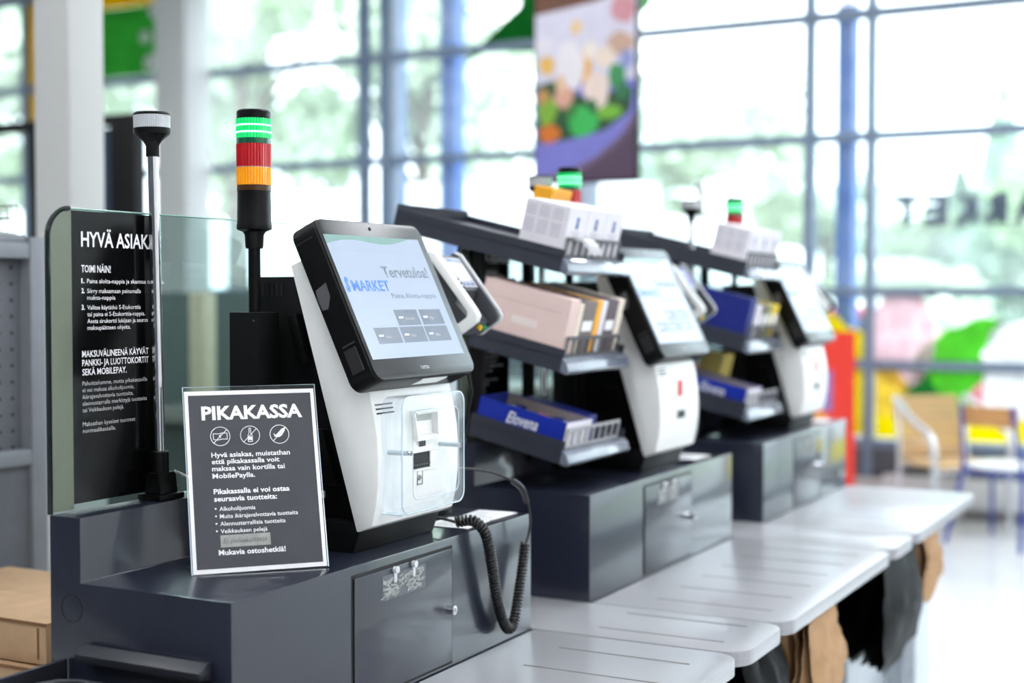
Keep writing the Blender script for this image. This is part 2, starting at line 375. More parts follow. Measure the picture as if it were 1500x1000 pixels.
decal('yellow_stripe_sticker', [(-2.72, .50), (-2.38, .50), (-2.38, 1.20), (-2.50, 1.23), (-2.56, 1.3), (-2.72, 1.34)], DY, film('film_yellow', (255, 236, 20)), 'upright yellow print on the narrow glass beside the red banner', 'sticker')
decal('yellow_fade_sticker', [(-2.30, .64), (-2.12, .62), (-2.08, .84), (-2.16, .95), (-2.20, 1.0), (-2.30, 1.0)], DY-.012, film('film_pale_yellow', (250, 226, 110)), 'pale yellow patch left of the green leaf sticker', 'sticker')
# big leaf decal behind the hanging screen
decal('garland_sticker', [(-5.5, 3.22), (-5.3, 3.30), (-5.0, 3.28), (-4.8, 3.26), (-4.48, 3.28), (-4.48, 4.1), (-4.9, 4.1), (-5.0, 3.62), (-5.25, 3.44)], DY, film('film_leaf_dark', (40, 130, 60)), 'dark green leaf garland print beside the top of the hanging screen', 'sticker')
decal('round_edge_sticker', [(-4.36, 3.36), (-4.12, 3.40), (-3.95, 3.52), (-3.82, 3.75), (-3.8, 4.1), (-4.36, 4.1)], DY, film('film_leaf_pale', (130, 190, 130)), 'pale green rounded print right of the hanging screen', 'sticker')
# poster at the left
ps = root('window_poster', (-9.0, DY, 2.55), 'green leaf poster with yellow border on the left window', 'poster')
obj('print', B().box(-10.0, -8.48, DY-.002, DY, 3.375, 3.98), film('film_poster_green', (70, 170, 70), .4), ps)
obj('border', B().box(-10.10, -9.98, DY-.006, DY-.003, 2.55, 4.14), film('film_poster_yellow', (238, 200, 0), .35), ps)
obj('border', B().box(-9.98, -8.48, DY-.006, DY-.003, 3.985, 4.14), film('film_poster_yellow', (238, 200, 0), .35), ps)
for x, z, r in ((-8.58, 3.93, .08), (-8.70, 3.70, .06), (-8.64, 3.47, .08)):
    obj('daylight_spot', B().prism([(x+r*math.cos(i*PI/8), DY-.008, z+r*math.sin(i*PI/8)) for i in range(16)], (0, -.001, 0)), film('film_white', (250, 250, 250)), ps, smooth=False)  # white discs stand for daylight blurred through gaps in the green
# mirrored shop lettering on the outside of the glass
lt = root('shop_lettering', (-1.6, WY+.02, 1.92), 'dark mirrored shop lettering on the outside of the right window', 'lettering')
LETM = mat('letter_grey', (60, 70, 90), .6)
for i, ch in enumerate('MARKET'):
    text('letter', ch, .180, (-1.09-i*.188, WY+.03, 1.925), (-1, 0, 0), (0, 0, 1), LETM, lt, width=.155, bold=.075)

# ================================================================== CHECKOUT CABINETS
PITCH = 1.22
cab = root('checkout_cabinet', (-1.47, 2.06, 0), 'dark grey steel checkout cabinet under the nearest terminal', 'cabinet', 'checkout cabinets')
X0, XL, XF, YA, YB, ZT, ZL = -1.645, -1.582, -1.293, 1.592, 2.53, 1.015, 1.115
obj('body', B().prism([(X0, YA, 0), (XF, YA, 0), (XF, YA, ZT), (XL, YA, ZT), (XL, YA, ZL), (X0, YA, ZL)], (0, YB-YA, 0), .0025), SLATE, cab)
obj('door_gap', B().box(XF-.001, XF+.0004, 1.893, 2.2155, .785, 1.0005), SLATE_D, cab)
dr = obj('door', B().box(XF+.0004, XF+.003, 1.8985, 2.2105, .79, .995, .0012), SLATE, cab)
obj('lock', B().cyl((XF+.002, 2.195, .887), (XF+.018, 2.195, .887), .0085, n=20).cyl((XF+.018, 2.195, .887), (XF+.0195, 2.195, .887), .006, n=16), CHROME, dr)
obj('keyhole', B().box(XF+.0195, XF+.0199, 2.1942, 2.1958, .884, .890), INKB, dr)
obj('foot_plate', B().box(-1.63, -1.30, YA+.01, YB-.01, .0, .001), SLATE_D, cab)
# torn sticker residue with two hooks
rd = random.Random(3); b = B()
for i in range(60):
    y = rd.uniform(1.985, 2.112); z = .947+(y-1.985)*.0+rd.uniform(0, .032); a = rd.uniform(-.6, .6); l = rd.uniform(.004, .014); t = rd.uniform(.0008, .0022)
    b.prism([(XF+.0034, y-l*math.cos(a)-t*math.sin(a), z-l*math.sin(a)+t*math.cos(a)), (XF+.0034, y+l*math.cos(a)-t*math.sin(a), z+l*math.sin(a)+t*math.cos(a)), (XF+.0034, y+l*math.cos(a)+t*math.sin(a), z+l*math.sin(a)-t*math.cos(a)), (XF+.0034, y-l*math.cos(a)+t*math.sin(a), z-l*math.sin(a)-t*math.cos(a))], (rd.uniform(.0004, .001), 0, 0))
so = obj('sticker_residue', B().box(XF+.0029, XF+.0034, 1.980, 2.118, .942, .984), mat('glue_grey', (96, 98, 104), .35, var=.25, scale=200), dr)
g_ = obj('torn_paper', b, mat('torn_paper', (150, 152, 150), .4, var=.35, scale=140), dr, smooth=False); g_['kind'] = 'stuff'
for y, z in ((2.018, .990), (2.077, .990)):
    obj('hook', B().cyl((XF+.003, y, z), (XF+.010, y, z), .006, n=14).box(XF+.003, XF+.006, y-.004, y+.004, z-.022, z-.004, .001), mat('clear_hook', (215, 218, 222), .15, coat=.6), dr)
# cable grommet in the ledge and round knock-out on the side
obj('grommet', B().cyl((XL-.002, 1.865, 1.062), (XL+.004, 1.865, 1.062), .016, n=20), BLACKP, cab)
obj('knockout_ring', B().tube([(-1.60+.021*math.cos(i*PI/14), YA-.0004, .975+.021*math.sin(i*PI/14)) for i in range(28)], .0005, 4, True), SLATE_D, cab)
cab2 = dup(cab, (0, PITCH, 0), 'dark grey steel checkout cabinet in the middle of the row')
cab3 = dup(cab, (0, 2*PITCH, 0), 'dark grey steel checkout cabinet farthest away, nearest the windows')
# tray hung on the near end
tr = root('catch_tray', (-1.44, 1.5, .86), 'dark open metal tray on the near end of the nearest cabinet', 'tray')
b = B(); b.box(-1.615, -1.30, 1.30, 1.588, .84, .846); b.box(-1.615, -1.606, 1.30, 1.588, .84, .898, .002); b.box(-1.312, -1.303, 1.30, 1.588, .84, .898, .002)
b.box(-1.606, -1.312, 1.30, 1.309, .84, .898, .002)
obj('tray_bowl', b, TRAYM, tr)
obj('back_flange', B().prism([(-1.565, 1.588, .90), (-1.565, 1.588, .926), (-1.565, 1.578, .928), (-1.565, 1.560, .916), (-1.565, 1.560, .905)], (.24, 0, 0), .002), TRAYM, tr)
obj('inner_ridge', B().tube([(-1.58, 1.33, .882), (-1.58, 1.50, .882), (-1.565, 1.53, .882), (-1.54, 1.545, .882), (-1.33, 1.545, .882)], .004, 8), TRAYM, tr)

# ================================================================== BAGGING TABLES
def table(y0, y1, slots, label, base):
    t = root('bagging_table', (-1.07, (y0+y1)/2, 0), label, 'table', 'bagging tables')
    x0 = -1.289 if base else -1.70; r = .055
    pts = [(x0, y0)]
    for cy, a0 in ((y0+r, -90), (y1-r, 0)):
        for i in range(7): a = math.radians(a0+15*i); pts.append((-.85-r+r*math.cos(a), cy+r*math.sin(a)))
    pts.append((x0, y1))
    top = obj('tabletop', B().prism([(x, y, .75) for x, y in pts], (0, 0, .030), .002), TABLE, t)
    obj('edge_band', B().tube([(x+.0002, y, .765) for x, y in pts[1:-1]], .0006, 4), TEDGE, t)
    for y in slots: obj('slot', B().box(-1.18, -.915, y-.0028, y+.0028, .7795, .7804), SLOT, t, smooth=False)
    if base:
        obj('base_cabinet', B().box(-1.285, -1.05, y0+.03, y1-.02, .03, .748, .003), BASEM, t)
        obj('base_panel', B().box(-1.05, -1.0, y0+.52, y1-.05, .03, .748, .003), BASEM, t)
        obj('panel_stile', B().box(-1.0, -.955, y0+.50, y0+.56, .03, .748, .003), BASEM, t)
        obj('panel_stile', B().box(-1.0, -.985, y0+.60, y1-.06, .05, .70, .003), BASEM, t)
        obj('bag_shelf', B().box(-1.04, -.93, y0+.12, y0+.46, .5, .52, .003), BASEM, t)
        obj('kick_plinth', B().box(-1.27, -1.07, y0+.05, y1-.05, 0, .03), BLACKM, t)
    else:
        obj('base_cabinet', B().box(-1.68, -1.06, y0+.012, y1-.012, 0, .748, .003), mat('base_dark', (60, 63, 72), .4), t)
        obj('bag_peg', B().cyl((-1.06, (y0+y1)/2, .70), (-.88, (y0+y1)/2, .71), .006, n=8), CHROME, t)
    return t
for k, nm in enumerate(('nearest', 'middle', 'farthest')):
    o = k*PITCH
    table(1.597+o, 2.533+o, [1.70+o+.145*i for i in range(6)], 'grey laminate bagging table with wide slotted top in front of the %s cabinet' % nm, True)
    if k < 2: table(2.540+o, 2.812+o, [2.612+o, 2.756+o], 'short grey slotted bagging table between the %s' % ('two nearest cabinets' if k == 0 else 'two farthest cabinets'), False)

# bag bundles hanging under the tables
BAGB = mat('black_bag_film', (6, 6, 7), .5, spec=.07, bump=.7, scale=40)
BAGK = mat('kraft_bag_paper', (176, 138, 100), .8, var=.1)
def bag_bundle(x, y, z, w, h, n, m, label, cat, seed, group=None):
    rd = random.Random(seed); t = root(cat.replace(' ', '_'), (x, y, z), label, cat.split()[-1] if False else 'bags', group)
    for i in range(n):
        f = i/(n-1); rows = []
        b = B(); N = 9; Mv = 7
        off = f*.15
        for j in range(N):
            v = j/(N-1); zz = z+h*(1-v)
            row = []
            for k in range(Mv+1):
                q = k/Mv-.5; yy = y+w*q*(1-.12*(1-v))+rd.uniform(-.003, .003)
                xx = x-.09+off+.035*math.sin(v*PI*.9)*(1-4*q*q*.5)+.008*math.sin(v*7+q*14+i*1.3)+rd.uniform(-.004, .004)
                zq = zz+(.01-.05*f+.10*q*q+.05*q)*v+.008*math.cos(q*9+seed+i)*v
                row.append(b.bm.verts.new((xx, yy, zq)))
            rows.append(row)
        for j in range(N-1):
            for k in range(Mv): b.bm.faces.new((rows[j][k], rows[j][k+1], rows[j+1][k+1], rows[j+1][k]))
        obj('bag', b, m, t)
    return t
bag_bundle(-.935, 2.73, .49, .25, .25, 10, BAGB, 'black plastic carrier bags hanging under the nearest short table', 'plastic_bag_bundle', 1, 'hanging bag bundles')
bag_bundle(-.935, 3.16, .53, .26, .215, 8, BAGK, 'brown paper carrier bags hanging under the middle slotted table', 'paper_bag_bundle', 4, 'hanging bag bundles')
bag_bundle(-.935, 3.93, .50, .46, .245, 12, BAGB, 'black plastic carrier bags hanging in a thick bundle under the farther short table', 'plastic_bag_bundle', 2, 'hanging bag bundles')
bag_bundle(-.945, 4.36, .58, .20, .165, 6, BAGK, 'brown paper carrier bags hanging under the farthest table', 'paper_bag_bundle', 6, 'hanging bag bundles')

# ================================================================== SELF-CHECKOUT TERMINAL
K = root('self_checkout_terminal', (-1.46, 2.12, ZT), 'nearest white self checkout terminal with clear cover and tilted touchscreen', 'checkout terminal', 'self checkout terminals')
obj('plinth', B().prism([(-1.578, 1.992, 1.0155), (-1.356, 1.992, 1.0155), (-1.338, 1.992, 1.066), (-1.578, 1.992, 1.066)], (0, .262, 0), .003), BLACKM, K)
obj('rear_housing', B().prism([(-1.579, 2.03, 1.067), (-1.372, 2.03, 1.067), (-1.495, 2.03, 1.485), (-1.598, 2.03, 1.485), (-1.598, 2.03, 1.13), (-1.579, 2.03, 1.12)], (0, .215, 0), .004), BLACKM, K)
for i in range(6): obj('vent_slot', B().box(-1.585+.0105*i, -1.581+.0105*i, 2.0288, 2.0302, 1.452, 1.474), SLATE_D, K)
obj('side_bracket', B().prism([(-1.508, 2.012, 1.415), (-1.488, 2.012, 1.42), (-1.465, 2.012, 1.335), (-1.482, 2.012, 1.332)], (0, .018, 0), .002), BLACKP, K)
obj('cable_clip', B().prism([(-1.47, 2.014, 1.22), (-1.435, 2.014, 1.22), (-1.405, 2.014, 1.125), (-1.44, 2.014, 1.125)], (0, .016, 0), .002), BLACKP, K)
obj('rating_plate', B().box(-1.475, -1.44, 2.0285, 2.0300, 1.10, 1.112), INKG, K)
prof = [(-1.348, 1.051), (-1.483, 1.504), (-1.452, 1.515), (-1.352, 1.325), (-1.345, 1.300), (-1.322, 1.293), (-1.312, 1.250), (-1.306, 1.215), (-1.303, 1.175), (-1.304, 1.135), (-1.308, 1.10), (-1.316, 1.064)]
obj('shell', B().prism([(x, 1.99, z) for x, z in prof], (0, .268, 0), .004), WHITEP, K)
b = B()
for r in range(3):
    for c in range(13): y = 2.0+c*.0042; z = 1.268-.0072*r; b.box(-1.3175+.0022*r, -1.3150+.0022*r, y-.0007, y+.0007, z-.0013, z+.0013)
obj('speaker_grille', b, INKB, K, smooth=False)['kind'] = 'stuff'
# scanner recess: a hooded pocket, its floor coloured grey to suggest shade
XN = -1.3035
M_IN = mat('recess_shade_grey', (196, 202, 198), .5)
b = B(); yA, yBq, zA, zB = 2.102, 2.176, 1.205, 1.245
b.prism([(XN-.008, yA, zA-.006), (XN+.010, yA, zA-.006), (XN+.010, yA, zA), (XN-.008, yA, zA+.004)], (0, yBq-yA, 0)); b.prism([(XN-.01, yA, zB), (XN+.008, yA, zB), (XN+.004, yA, zB+.006), (XN-.012, yA, zB+.006)], (0, yBq-yA, 0))
b.prism([(XN-.012, yBq-.006, zA), (XN+.010, yBq-.006, zA), (XN+.008, yBq-.006, zB), (XN-.012, yBq-.006, zB)], (0, .006, 0)); b.prism([(XN-.012, yA, zA), (XN+.010, yA, zA), (XN+.002, yA, zB), (XN-.012, yA, zB)], (0, .004, 0))
sh = obj('scanner_hood', b, WHITEP, K, smooth=False)
obj('shaded_recess_floor', B().prism([(XN-.004, yA+.004, zA+.002), (XN-.012+.006, yA+.004, zB), (XN-.008, yA+.004, zB), (XN-.006, yA+.004, zA+.002)], (0, yBq-yA-.01, 0)), M_IN, sh, smooth=False)
sl = obj('receipt_slot', B().box(XN-.004, XN+.0015, 2.100, 2.152, 1.150, 1.177), INKB, K)
obj('slot_lip', B().box(XN-.002, XN+.004, 2.152, 2.176, 1.149, 1.178, .001), WHITEP, sl)
obj('slot_lip', B().box(XN-.002, XN+.004, 2.098, 2.176, 1.145, 1.149, .001), WHITEP, sl)
obj('paper_bar', B().box(XN+.0015, XN+.0035, 2.100, 2.152, 1.155, 1.1575), mat('slot_bar', (70, 70, 72), .3), sl)
rs = obj('red_sticker', B().box(XN+.0002, XN+.0006, 2.118, 2.142, 1.1985, 1.204), mat('sticker_red', (232, 70, 60), .5), K)
b = B()
for i in range(7): b.box(XN+.0006, XN+.0010, 2.119+.0032*i, 2.119+.0032*i+.0016*(1+i % 2*.4), 1.187, 1.197)
obj('barcode_bars', b, INKB, rs, smooth=False)
b = B(); 
for p, q in (((2.114, 1.121), (2.114, 1.142)), ((2.114, 1.142), (2.118, 1.1455)), ((2.118, 1.1455), (2.131, 1.1455)), ((2.131, 1.1455), (2.131, 1.121)), ((2.131, 1.121), (2.114, 1.121)), ((2.118, 1.128), (2.118, 1.138)), ((2.122, 1.128), (2.122, 1.138)), ((2.126, 1.130), (2.126, 1.136))):
    b.cyl((XN-.002, *p), (XN-.002, *q), .0007, n=4)
    b.bm.verts.ensure_lookup_table()
obj('receipt_pictogram', b.xf(Matrix.Translation((.0018, 0, 0))), INKB, K)
# clear cover with two screws
cv = root('tmp', (0, 0, 0), 'x', 'x'); bpy.data.objects.remove(cv)
def ring_plate(b, outer, inner, x0, x1):
    n = len(outer); V = {}
    for nm, pts in (('o', outer), ('i', inner)):
        for xx in (x0, x1): V[nm, xx] = [b.bm.verts.new((xx, p[0], p[1])) for p in pts]
    for i in range(n):
        j = (i+1) % n
        b.bm.faces.new((V['o', x1][i], V['o', x1][j], V['i', x1][j], V['i', x1][i])); b.bm.faces.new((V['o', x0][j], V['o', x0][i], V['i', x0][i], V['i', x0][j]))
        b.bm.faces.new((V['o', x0][i], V['o', x0][j], V['o', x1][j], V['o', x1][i])); b.bm.faces.new((V['i', x0][j], V['i', x0][i], V['i', x1][i], V['i', x1][j]))
cy0, cz0, cw, chh = 1.998, 1.086, .206, .196
b = B(); ring_plate(b, rrect(cw, chh, .020, 5, cy0, cz0), rrect(cw-.052, chh-.046, .016, 5, cy0+.034, cz0+.020), -1.264, -1.261)
cover = obj('clear_cover', b, ACRYL, K)
b = B(); ring_plate(b, rrect(cw, chh, .020, 5, cy0, cz0), rrect(cw-.004, chh-.004, .018, 5, cy0+.002, cz0+.002), -1.302, -1.264)
obj('cover_wall', b, glassy('frosted_acrylic', (.96, .975, .985), .08, 1.49, haze=.12, hazecol=(.9, .95, 1)), cover)
for pts, r in ((rrect(cw, chh, .020, 6, cy0, cz0), .0013), (rrect(cw-.052, chh-.046, .016, 6, cy0+.034, cz0+.020), .0006)):
    obj('cover_edge', B().tube([(-1.2615, p[0], p[1]) for p in pts], r, 6, True), ACRYLE, cover)
obj('cover_foot', B().box(-1.305, -1.262, cy0+.003, cy0+.02, cz0-.002, cz0), ACRYLE, cover)
for y, z in ((2.022, 1.1873), (2.190, 1.1858)):
    obj('standoff', B().cyl((-1.305, y, z), (-1.264, y, z), .0042, n=14), mat('clear_standoff', (196, 210, 214), .2, coat=.4), cover)
    obj('screw', B().cyl((-1.262, y, z), (-1.2585, y, z), .0042, n=14), CHROME, cover)
# monitor: a tilted slab, local axes u (right), v (up the slope), n (out of the glass)
MO = Vector((-1.2805, 1.95, 1.3105)); MU = Vector((0, 1, 0)); MV = Vector((-.4293, 0, .9032)); MN = Vector((.9032, 0, .4293))
def mp(u, v, n=0): return MO+MU*u+MV*v+MN*n
mon = obj('monitor', B().prism([mp(u, v, 0) for u, v in rrect(.335, .3005, .022, 5)], -MN*.052, .005, 3), BLACKP, K)
obj('bezel', B().prism([mp(u, v, .0001) for u, v in rrect(.331, .2965, .021, 5, .002, .002)], MN*.0022, .001), BEZEL, mon)
def screen_mat():
    m = mat('touchscreen', (120, 128, 138), .22, var=.04, scale=8, emit=.42, ecol=(186, 206, 236)); return m
SCRN = screen_mat()
su0, su1, sv0, sv1 = .0115, .313, .0385, .2695
obj('screen', B().prism([mp(a, c, .0023) for a, c in ((su0, sv0), (su1, sv0), (su1, sv1), (su0, sv1))], MN*.0003), SCRN, mon, smooth=False)
wave = [(su0, sv1), (su0, .252)]+[(su0+.012*i, .252+.006*math.sin(i*.30)+.0016*i*.4) for i in range(1, 25)]+[(su1, sv1)]
obj('screen_header', B().prism([mp(a, min(c, sv1), .0027) for a, c in wave], MN*.0002), mat('screen_green', (120, 152, 146), .22, emit=.12), mon, smooth=False)
obj('screen_rule', B().prism([mp(a, c, .0027) for a, c in ((su0+.002, .2405), (su1-.002, .2405), (su1-.002, .2411), (su0+.002, .2411))], MN*.0001), mat('screen_rule', (150, 164, 182), .3), mon, smooth=False)
SBLUE = mat('screen_blue', (70, 120, 205), .25, emit=.25); SGREY = mat('screen_grey', (120, 130, 142), .25, emit=.06); SBTN = mat('screen_button', (112, 122, 136), .22, var=.1, emit=.06)
n_ = .0028
text('logo_letters', 'MARKET', .0205, mp(.036, .1640, n_), MU, MV, SBLUE, mon, width=.115, bold=.02)
text('logo_mark', 'S', .0250, mp(.0165, .1640, n_), MU, MV, SBLUE, mon, width=.0135, bold=.07, shear=.2)
text('welcome_text', 'Tervetuloa!', .0220, mp(.147, .1905, n_), MU, MV, SGREY, mon, width=.150, bold=.02)
text('prompt_text', 'Paina Aloita-nappia', .0100, mp(.146, .1500, n_), MU, MV, SGREY, mon, width=.148)
for (a, c, d, e, s1, s2) in ((.133, .098, .207, .1275, '—', 'Alennukset'), (.2145, .098, .2885, .1275, '—', 'Ohje'), (.049, .0655, .124, .0950, '—', 'Kassit'), (.130, .0655, .207, .0950, '—', 'Pullot'), (.2115, .0655, .2885, .0950, '—', 'Aloita')):
    bt = obj('screen_button', B().prism([mp(a, c, .0027), mp(d, c, .0027), mp(d, e, .0027), mp(a, e, .0027)], MN*.0002), SBTN, mon, smooth=False)
    obj('button_tag', B().prism([mp(a+.008, c+.013, .003), mp(a+.022, c+.013, .003), mp(a+.022, c+.0165, .003), mp(a+.008, c+.0165, .003)], MN*.0001), INKW, bt, smooth=False)
    text('button_text', s2, .0058, mp(a+.028, c+.010, .003), MU, MV, INKG, bt, sx=.8)
text('maker_logo', 'FUJITSU', .0060, mp(.1475, .0150, .0024), MU, MV, INKG, mon, width=.027, bold=.02)
obj('webcam', B().cyl(mp(.164, .286, .0022), mp(.164, .286, .0032), .0034, n=14), mat('lens_black', (8, 8, 10), .08, coat=1), mon)
obj('side_port', B().prism([mp(0, .028, -.012), mp(0, .028, -.036), mp(0, .070, -.036), mp(0, .070, -.012)], (-.0012, -.0012, 0)), INKB, mon, smooth=False)
obj('side_slot', B().prism([mp(0, .076, -.010), mp(0, .076, -.036), mp(0, .079, -.036), mp(0, .079, -.010)], (0, -.0012, 0)), mat('port_grey', (52, 52, 56), .3), mon, smooth=False)
for i in range(5): obj('top_vent', B().prism([mp(0, .296-.006*i-.026, -.010), mp(0, .296-.006*i-.026, -.048), mp(0, .298-.006*i-.026, -.048), mp(0, .298-.006*i-.026, -.010)], (0, -.0010, 0)), INKB, mon, smooth=False) if i < 1 else None
obj('peeled_label', B().prism([mp(0, .19, -.020), mp(0, .165, -.022), mp(0, .148, -.034), mp(0, .150, -.046), mp(0, .172, -.047), mp(0, .186, -.044)], (0, -.0008, 0)), mat('peeled_label_film', (86, 86, 90), .15, coat=.5), mon, smooth=False)
obj('neck_tab', B().prism([(-1.335, 2.105, 1.287), (-1.29, 2.105, 1.304), (-1.285, 2.105, 1.309), (-1.36, 2.105, 1.325)], (0, .085, 0), .001), WHITEP, K)
K2 = dup(K, (0, 1.258, -.0), 'middle white self checkout terminal with bright tilted screen and bare front', skip=('clear_cover', 'scanner_hood', 'receipt_pictogram', 'red_sticker', 'receipt_slot'))
K3 = dup(K, (0, 2.50, -.0), 'farthest white self checkout terminal with bright tilted screen near the windows', skip=('clear_cover', 'scanner_hood', 'receipt_pictogram', 'red_sticker', 'receipt_slot'))
for kk in (K2, K3):
    for ch in kk.children:
        if ch.name.startswith('monitor'): ch.location.z -= .012

REDS = mat('sticker_red', (232, 70, 60), .5)
for kk, dy in ((K2, 1.258), (K3, 2.50)):
    b = B().prism([(XN+.0012, 2.108+dy, 1.196), (XN+.0012, 2.137+dy, 1.196), (XN-.0016, 2.146+dy, 1.236), (XN-.0016, 2.117+dy, 1.236)], (-.0012, 0, 0))
    ORG[kk.name] = Vector(kk.location)
    obj('red_arrow_label', b, REDS, kk, smooth=False)
    obj('receipt_slot', B().box(XN-.004, XN+.0012, 2.104+dy, 2.156+dy, 1.140, 1.160), INKB, kk, smooth=False)

# ================================================================== CARD TERMINAL
C = root('card_terminal', (-1.42, 2.445, ZT), 'white and grey card payment terminal right of the nearest touchscreen', 'card terminal', 'card payment terminals')
cu, cw_ = MV, MN
CO = Vector((-1.440, 2.39, 1.534))                   # top of the strip, left edge
def strip(y0, y1, inset=0):
    th = .016
    top = [(-1.452, 1.532), (-1.446, 1.540), (-1.432, 1.534), (-1.345, 1.425), (-1.338, 1.412), (-1.343, 1.400), (-1.385, 1.372), (-1.398, 1.372)]
    inn = [(-1.396, 1.388), (-1.362, 1.410), (-1.361, 1.420), (-1.432, 1.506)]
    return B().prism([(x, y0, z) for x, z in top+inn], (0, y1-y0, 0), .003)
obj('side_strip', strip(2.390, 2.409), WHITEP, C); obj('side_strip', strip(2.490, 2.498), mat('strip_grey_white', (206, 206, 208), .35), C)
obj('inner_wall', B().prism([(x, 2.4805, z) for x, z in [(-1.452, 1.530), (-1.446, 1.537), (-1.432, 1.531), (-1.347, 1.424), (-1.341, 1.412), (-1.345, 1.402), (-1.386, 1.374), (-1.44, 1.374)]], (0, .0092, 0), .001), DARKG, C)
obj('pod', B().prism([(x, 2.409, z) for x, z in [(-1.452, 1.532), (-1.437, 1.528), (-1.385, 1.462), (-1.398, 1.436), (-1.360, 1.400), (-1.385, 1.374), (-1.45, 1.372), (-1.50, 1.47)]], (0, .071, 0), .003), DARKG, C)
obj('back_shell', B().prism([(-1.50, 2.40, 1.48), (-1.45, 2.40, 1.372), (-1.47, 2.40, 1.36), (-1.52, 2.40, 1.45)], (0, .09, 0), .004), DARKG, C)
pv = Vector((-.608, 0, .794)).normalized(); pn = Vector((.794, 0, .608)).normalized(); pO = Vector((-1.387, 2.409, 1.4645))
def pp(u, v, n=0): return pO+Vector((0, u, 0))+pv*v+pn*n
dsp = obj('display_bezel', B().prism([pp(.004, .002), pp(.074, .002), pp(.074, .076), pp(.004, .076)], pn*.003, .001), mat('pod_face', (168, 170, 178), .3), C)
obj('display', B().prism([pp(.014, .018, .0032), pp(.064, .018, .0032), pp(.064, .060, .0032), pp(.014, .060, .0032)], pn*.0003), mat('terminal_display', (120, 126, 176), .2, emit=.22, ecol=(150, 158, 226)), dsp, smooth=False)
obj('blue_stripe', B().prism([pp(.016, .066, .0032), pp(.060, .066, .0032), pp(.060, .072, .0032), pp(.016, .072, .0032)], pn*.0003), mat('stripe_blue', (60, 110, 180), .3), dsp, smooth=False)
for i in range(3): obj('function_key', B().prism([pp(.018+.017*i, .007, .003), pp(.028+.017*i, .007, .003), pp(.028+.017*i, .012, .003), pp(.018+.017*i, .012, .003)], pn*.001), mat('key_blue', (70, 90, 150), .4), dsp, smooth=False)
for i in range(4): obj('status_led', B().box(-1.3875+.0062*i, -1.3845+.0062*i, 2.3995, 2.4025, 1.4815-.0078*i, 1.4850-.0078*i), INKB, C, smooth=False)
obj('yellow_key', B().cyl((-1.372, 2.452, 1.392), (-1.364, 2.452, 1.386), .0055, n=12), mat('key_yellow', (240, 196, 40), .4), C)
obj('green_key', B().cyl((-1.372, 2.470, 1.392), (-1.364, 2.470, 1.386), .0055, n=12), mat('key_green', (0, 140, 90), .4), C)
obj('mount_post', B().tube([(-1.47, 2.445, 1.37), (-1.475, 2.445, 1.30), (-1.475, 2.445, 1.0165)], .013, 12), BLACKM, C)
obj('mount_foot', B().cyl((-1.475, 2.445, 1.0155), (-1.475, 2.445, 1.024), .042, n=24), BLACKM, C)
obj('mount_cable', B().tube([(-1.43, 2.47, 1.37), (-1.415, 2.475, 1.33), (-1.40, 2.478, 1.26), (-1.42, 2.478, 1.15), (-1.45, 2.475, 1.05), (-1.46, 2.47, 1.03)], .003, 6), BLACKP, C)
dup(C, (0, 1.255, 0), 'white and grey card payment terminal right of the middle touchscreen')
dup(C, (0, 2.49, 0), 'white and grey card payment terminal right of the farthest touchscreen')

# ================================================================== SIGNAL TOWERS
TX, TY = -1.548, 1.975
T = root('signal_tower', (TX, TY, ZT), 'nearest signal tower with lit green, red and amber segments', 'signal light', 'signal towers')
M = Matrix.Translation((TX, TY, 0))
obj('bracket', B().box(-1.580, -1.517, 1.945, 2.004, 1.0155, 1.423, .002), BLACKM, T)
obj('bracket_screw', B().cyl((-1.527, 1.945, 1.408), (-1.527, 1.9435, 1.408), .003, n=10), CHROME, T)
obj('pole', B().lathe([(.0105, 1.423), (.0105, 1.54)], M, 20), BLACKP, T)
obj('socket', B().lathe([(.014, 1.533), (.0155, 1.536), (.0165, 1.556), (.020, 1.562), (.030, 1.566), (.0305, 1.572), (.0295, 1.577), (.0288, 1.632)], M, 32), BLACKP, T)
AMB = mat('amber_lens', (250, 156, 10), .18, coat=.5, emit=.10); REDL = mat('red_lens', (176, 16, 26), .18, coat=.5, emit=.05)
GRN = mat('green_lens', (20, 170, 96), .18, coat=.5, emit=.5, ecol=(0, 225, 110)); GRD = mat('green_lens_dark', (10, 84, 58), .2, coat=.4)
am = obj('amber_lens', B().lathe([(.0298, 1.642), (.0302, 1.672)], M, 72, .035), AMB, T, smooth=False)
obj('lens_base', B().lathe([(.0294, 1.6325), (.0294, 1.6415)], M, 36), mat('amber_dark', (70, 40, 10), .3), am)
rdl = obj('red_lens', B().lathe([(.0298, 1.6735), (.0302, 1.7125)], M, 72, .035), REDL, T, smooth=False)
gl_ = obj('green_lens', B().lathe([(.0298, 1.7225), (.0302, 1.756)], M, 72, .035), GRN, T, smooth=False)
obj('lens_base', B().lathe([(.0296, 1.7135), (.0296, 1.722)], M, 36), GRD, gl_)
for z in (1.7325, 1.7445): obj('led_row', B().lathe([(.0299, z-.0015), (.0304, z), (.0299, z+.0015)], M, 36), emis('green_led', (150, 255, 200), 1.6), gl_)
obj('cap', B().lathe([(.0292, 1.7562), (.0292, 1.7685), (.027, 1.771)], M, 40), BLACKP, T)
T2 = dup(T, (0, 1.265, 0), 'signal tower with lit green segment at the middle terminal')
T3 = dup(T, (0, 2.53, 0), 'signal tower with lit green segment at the farthest terminal')

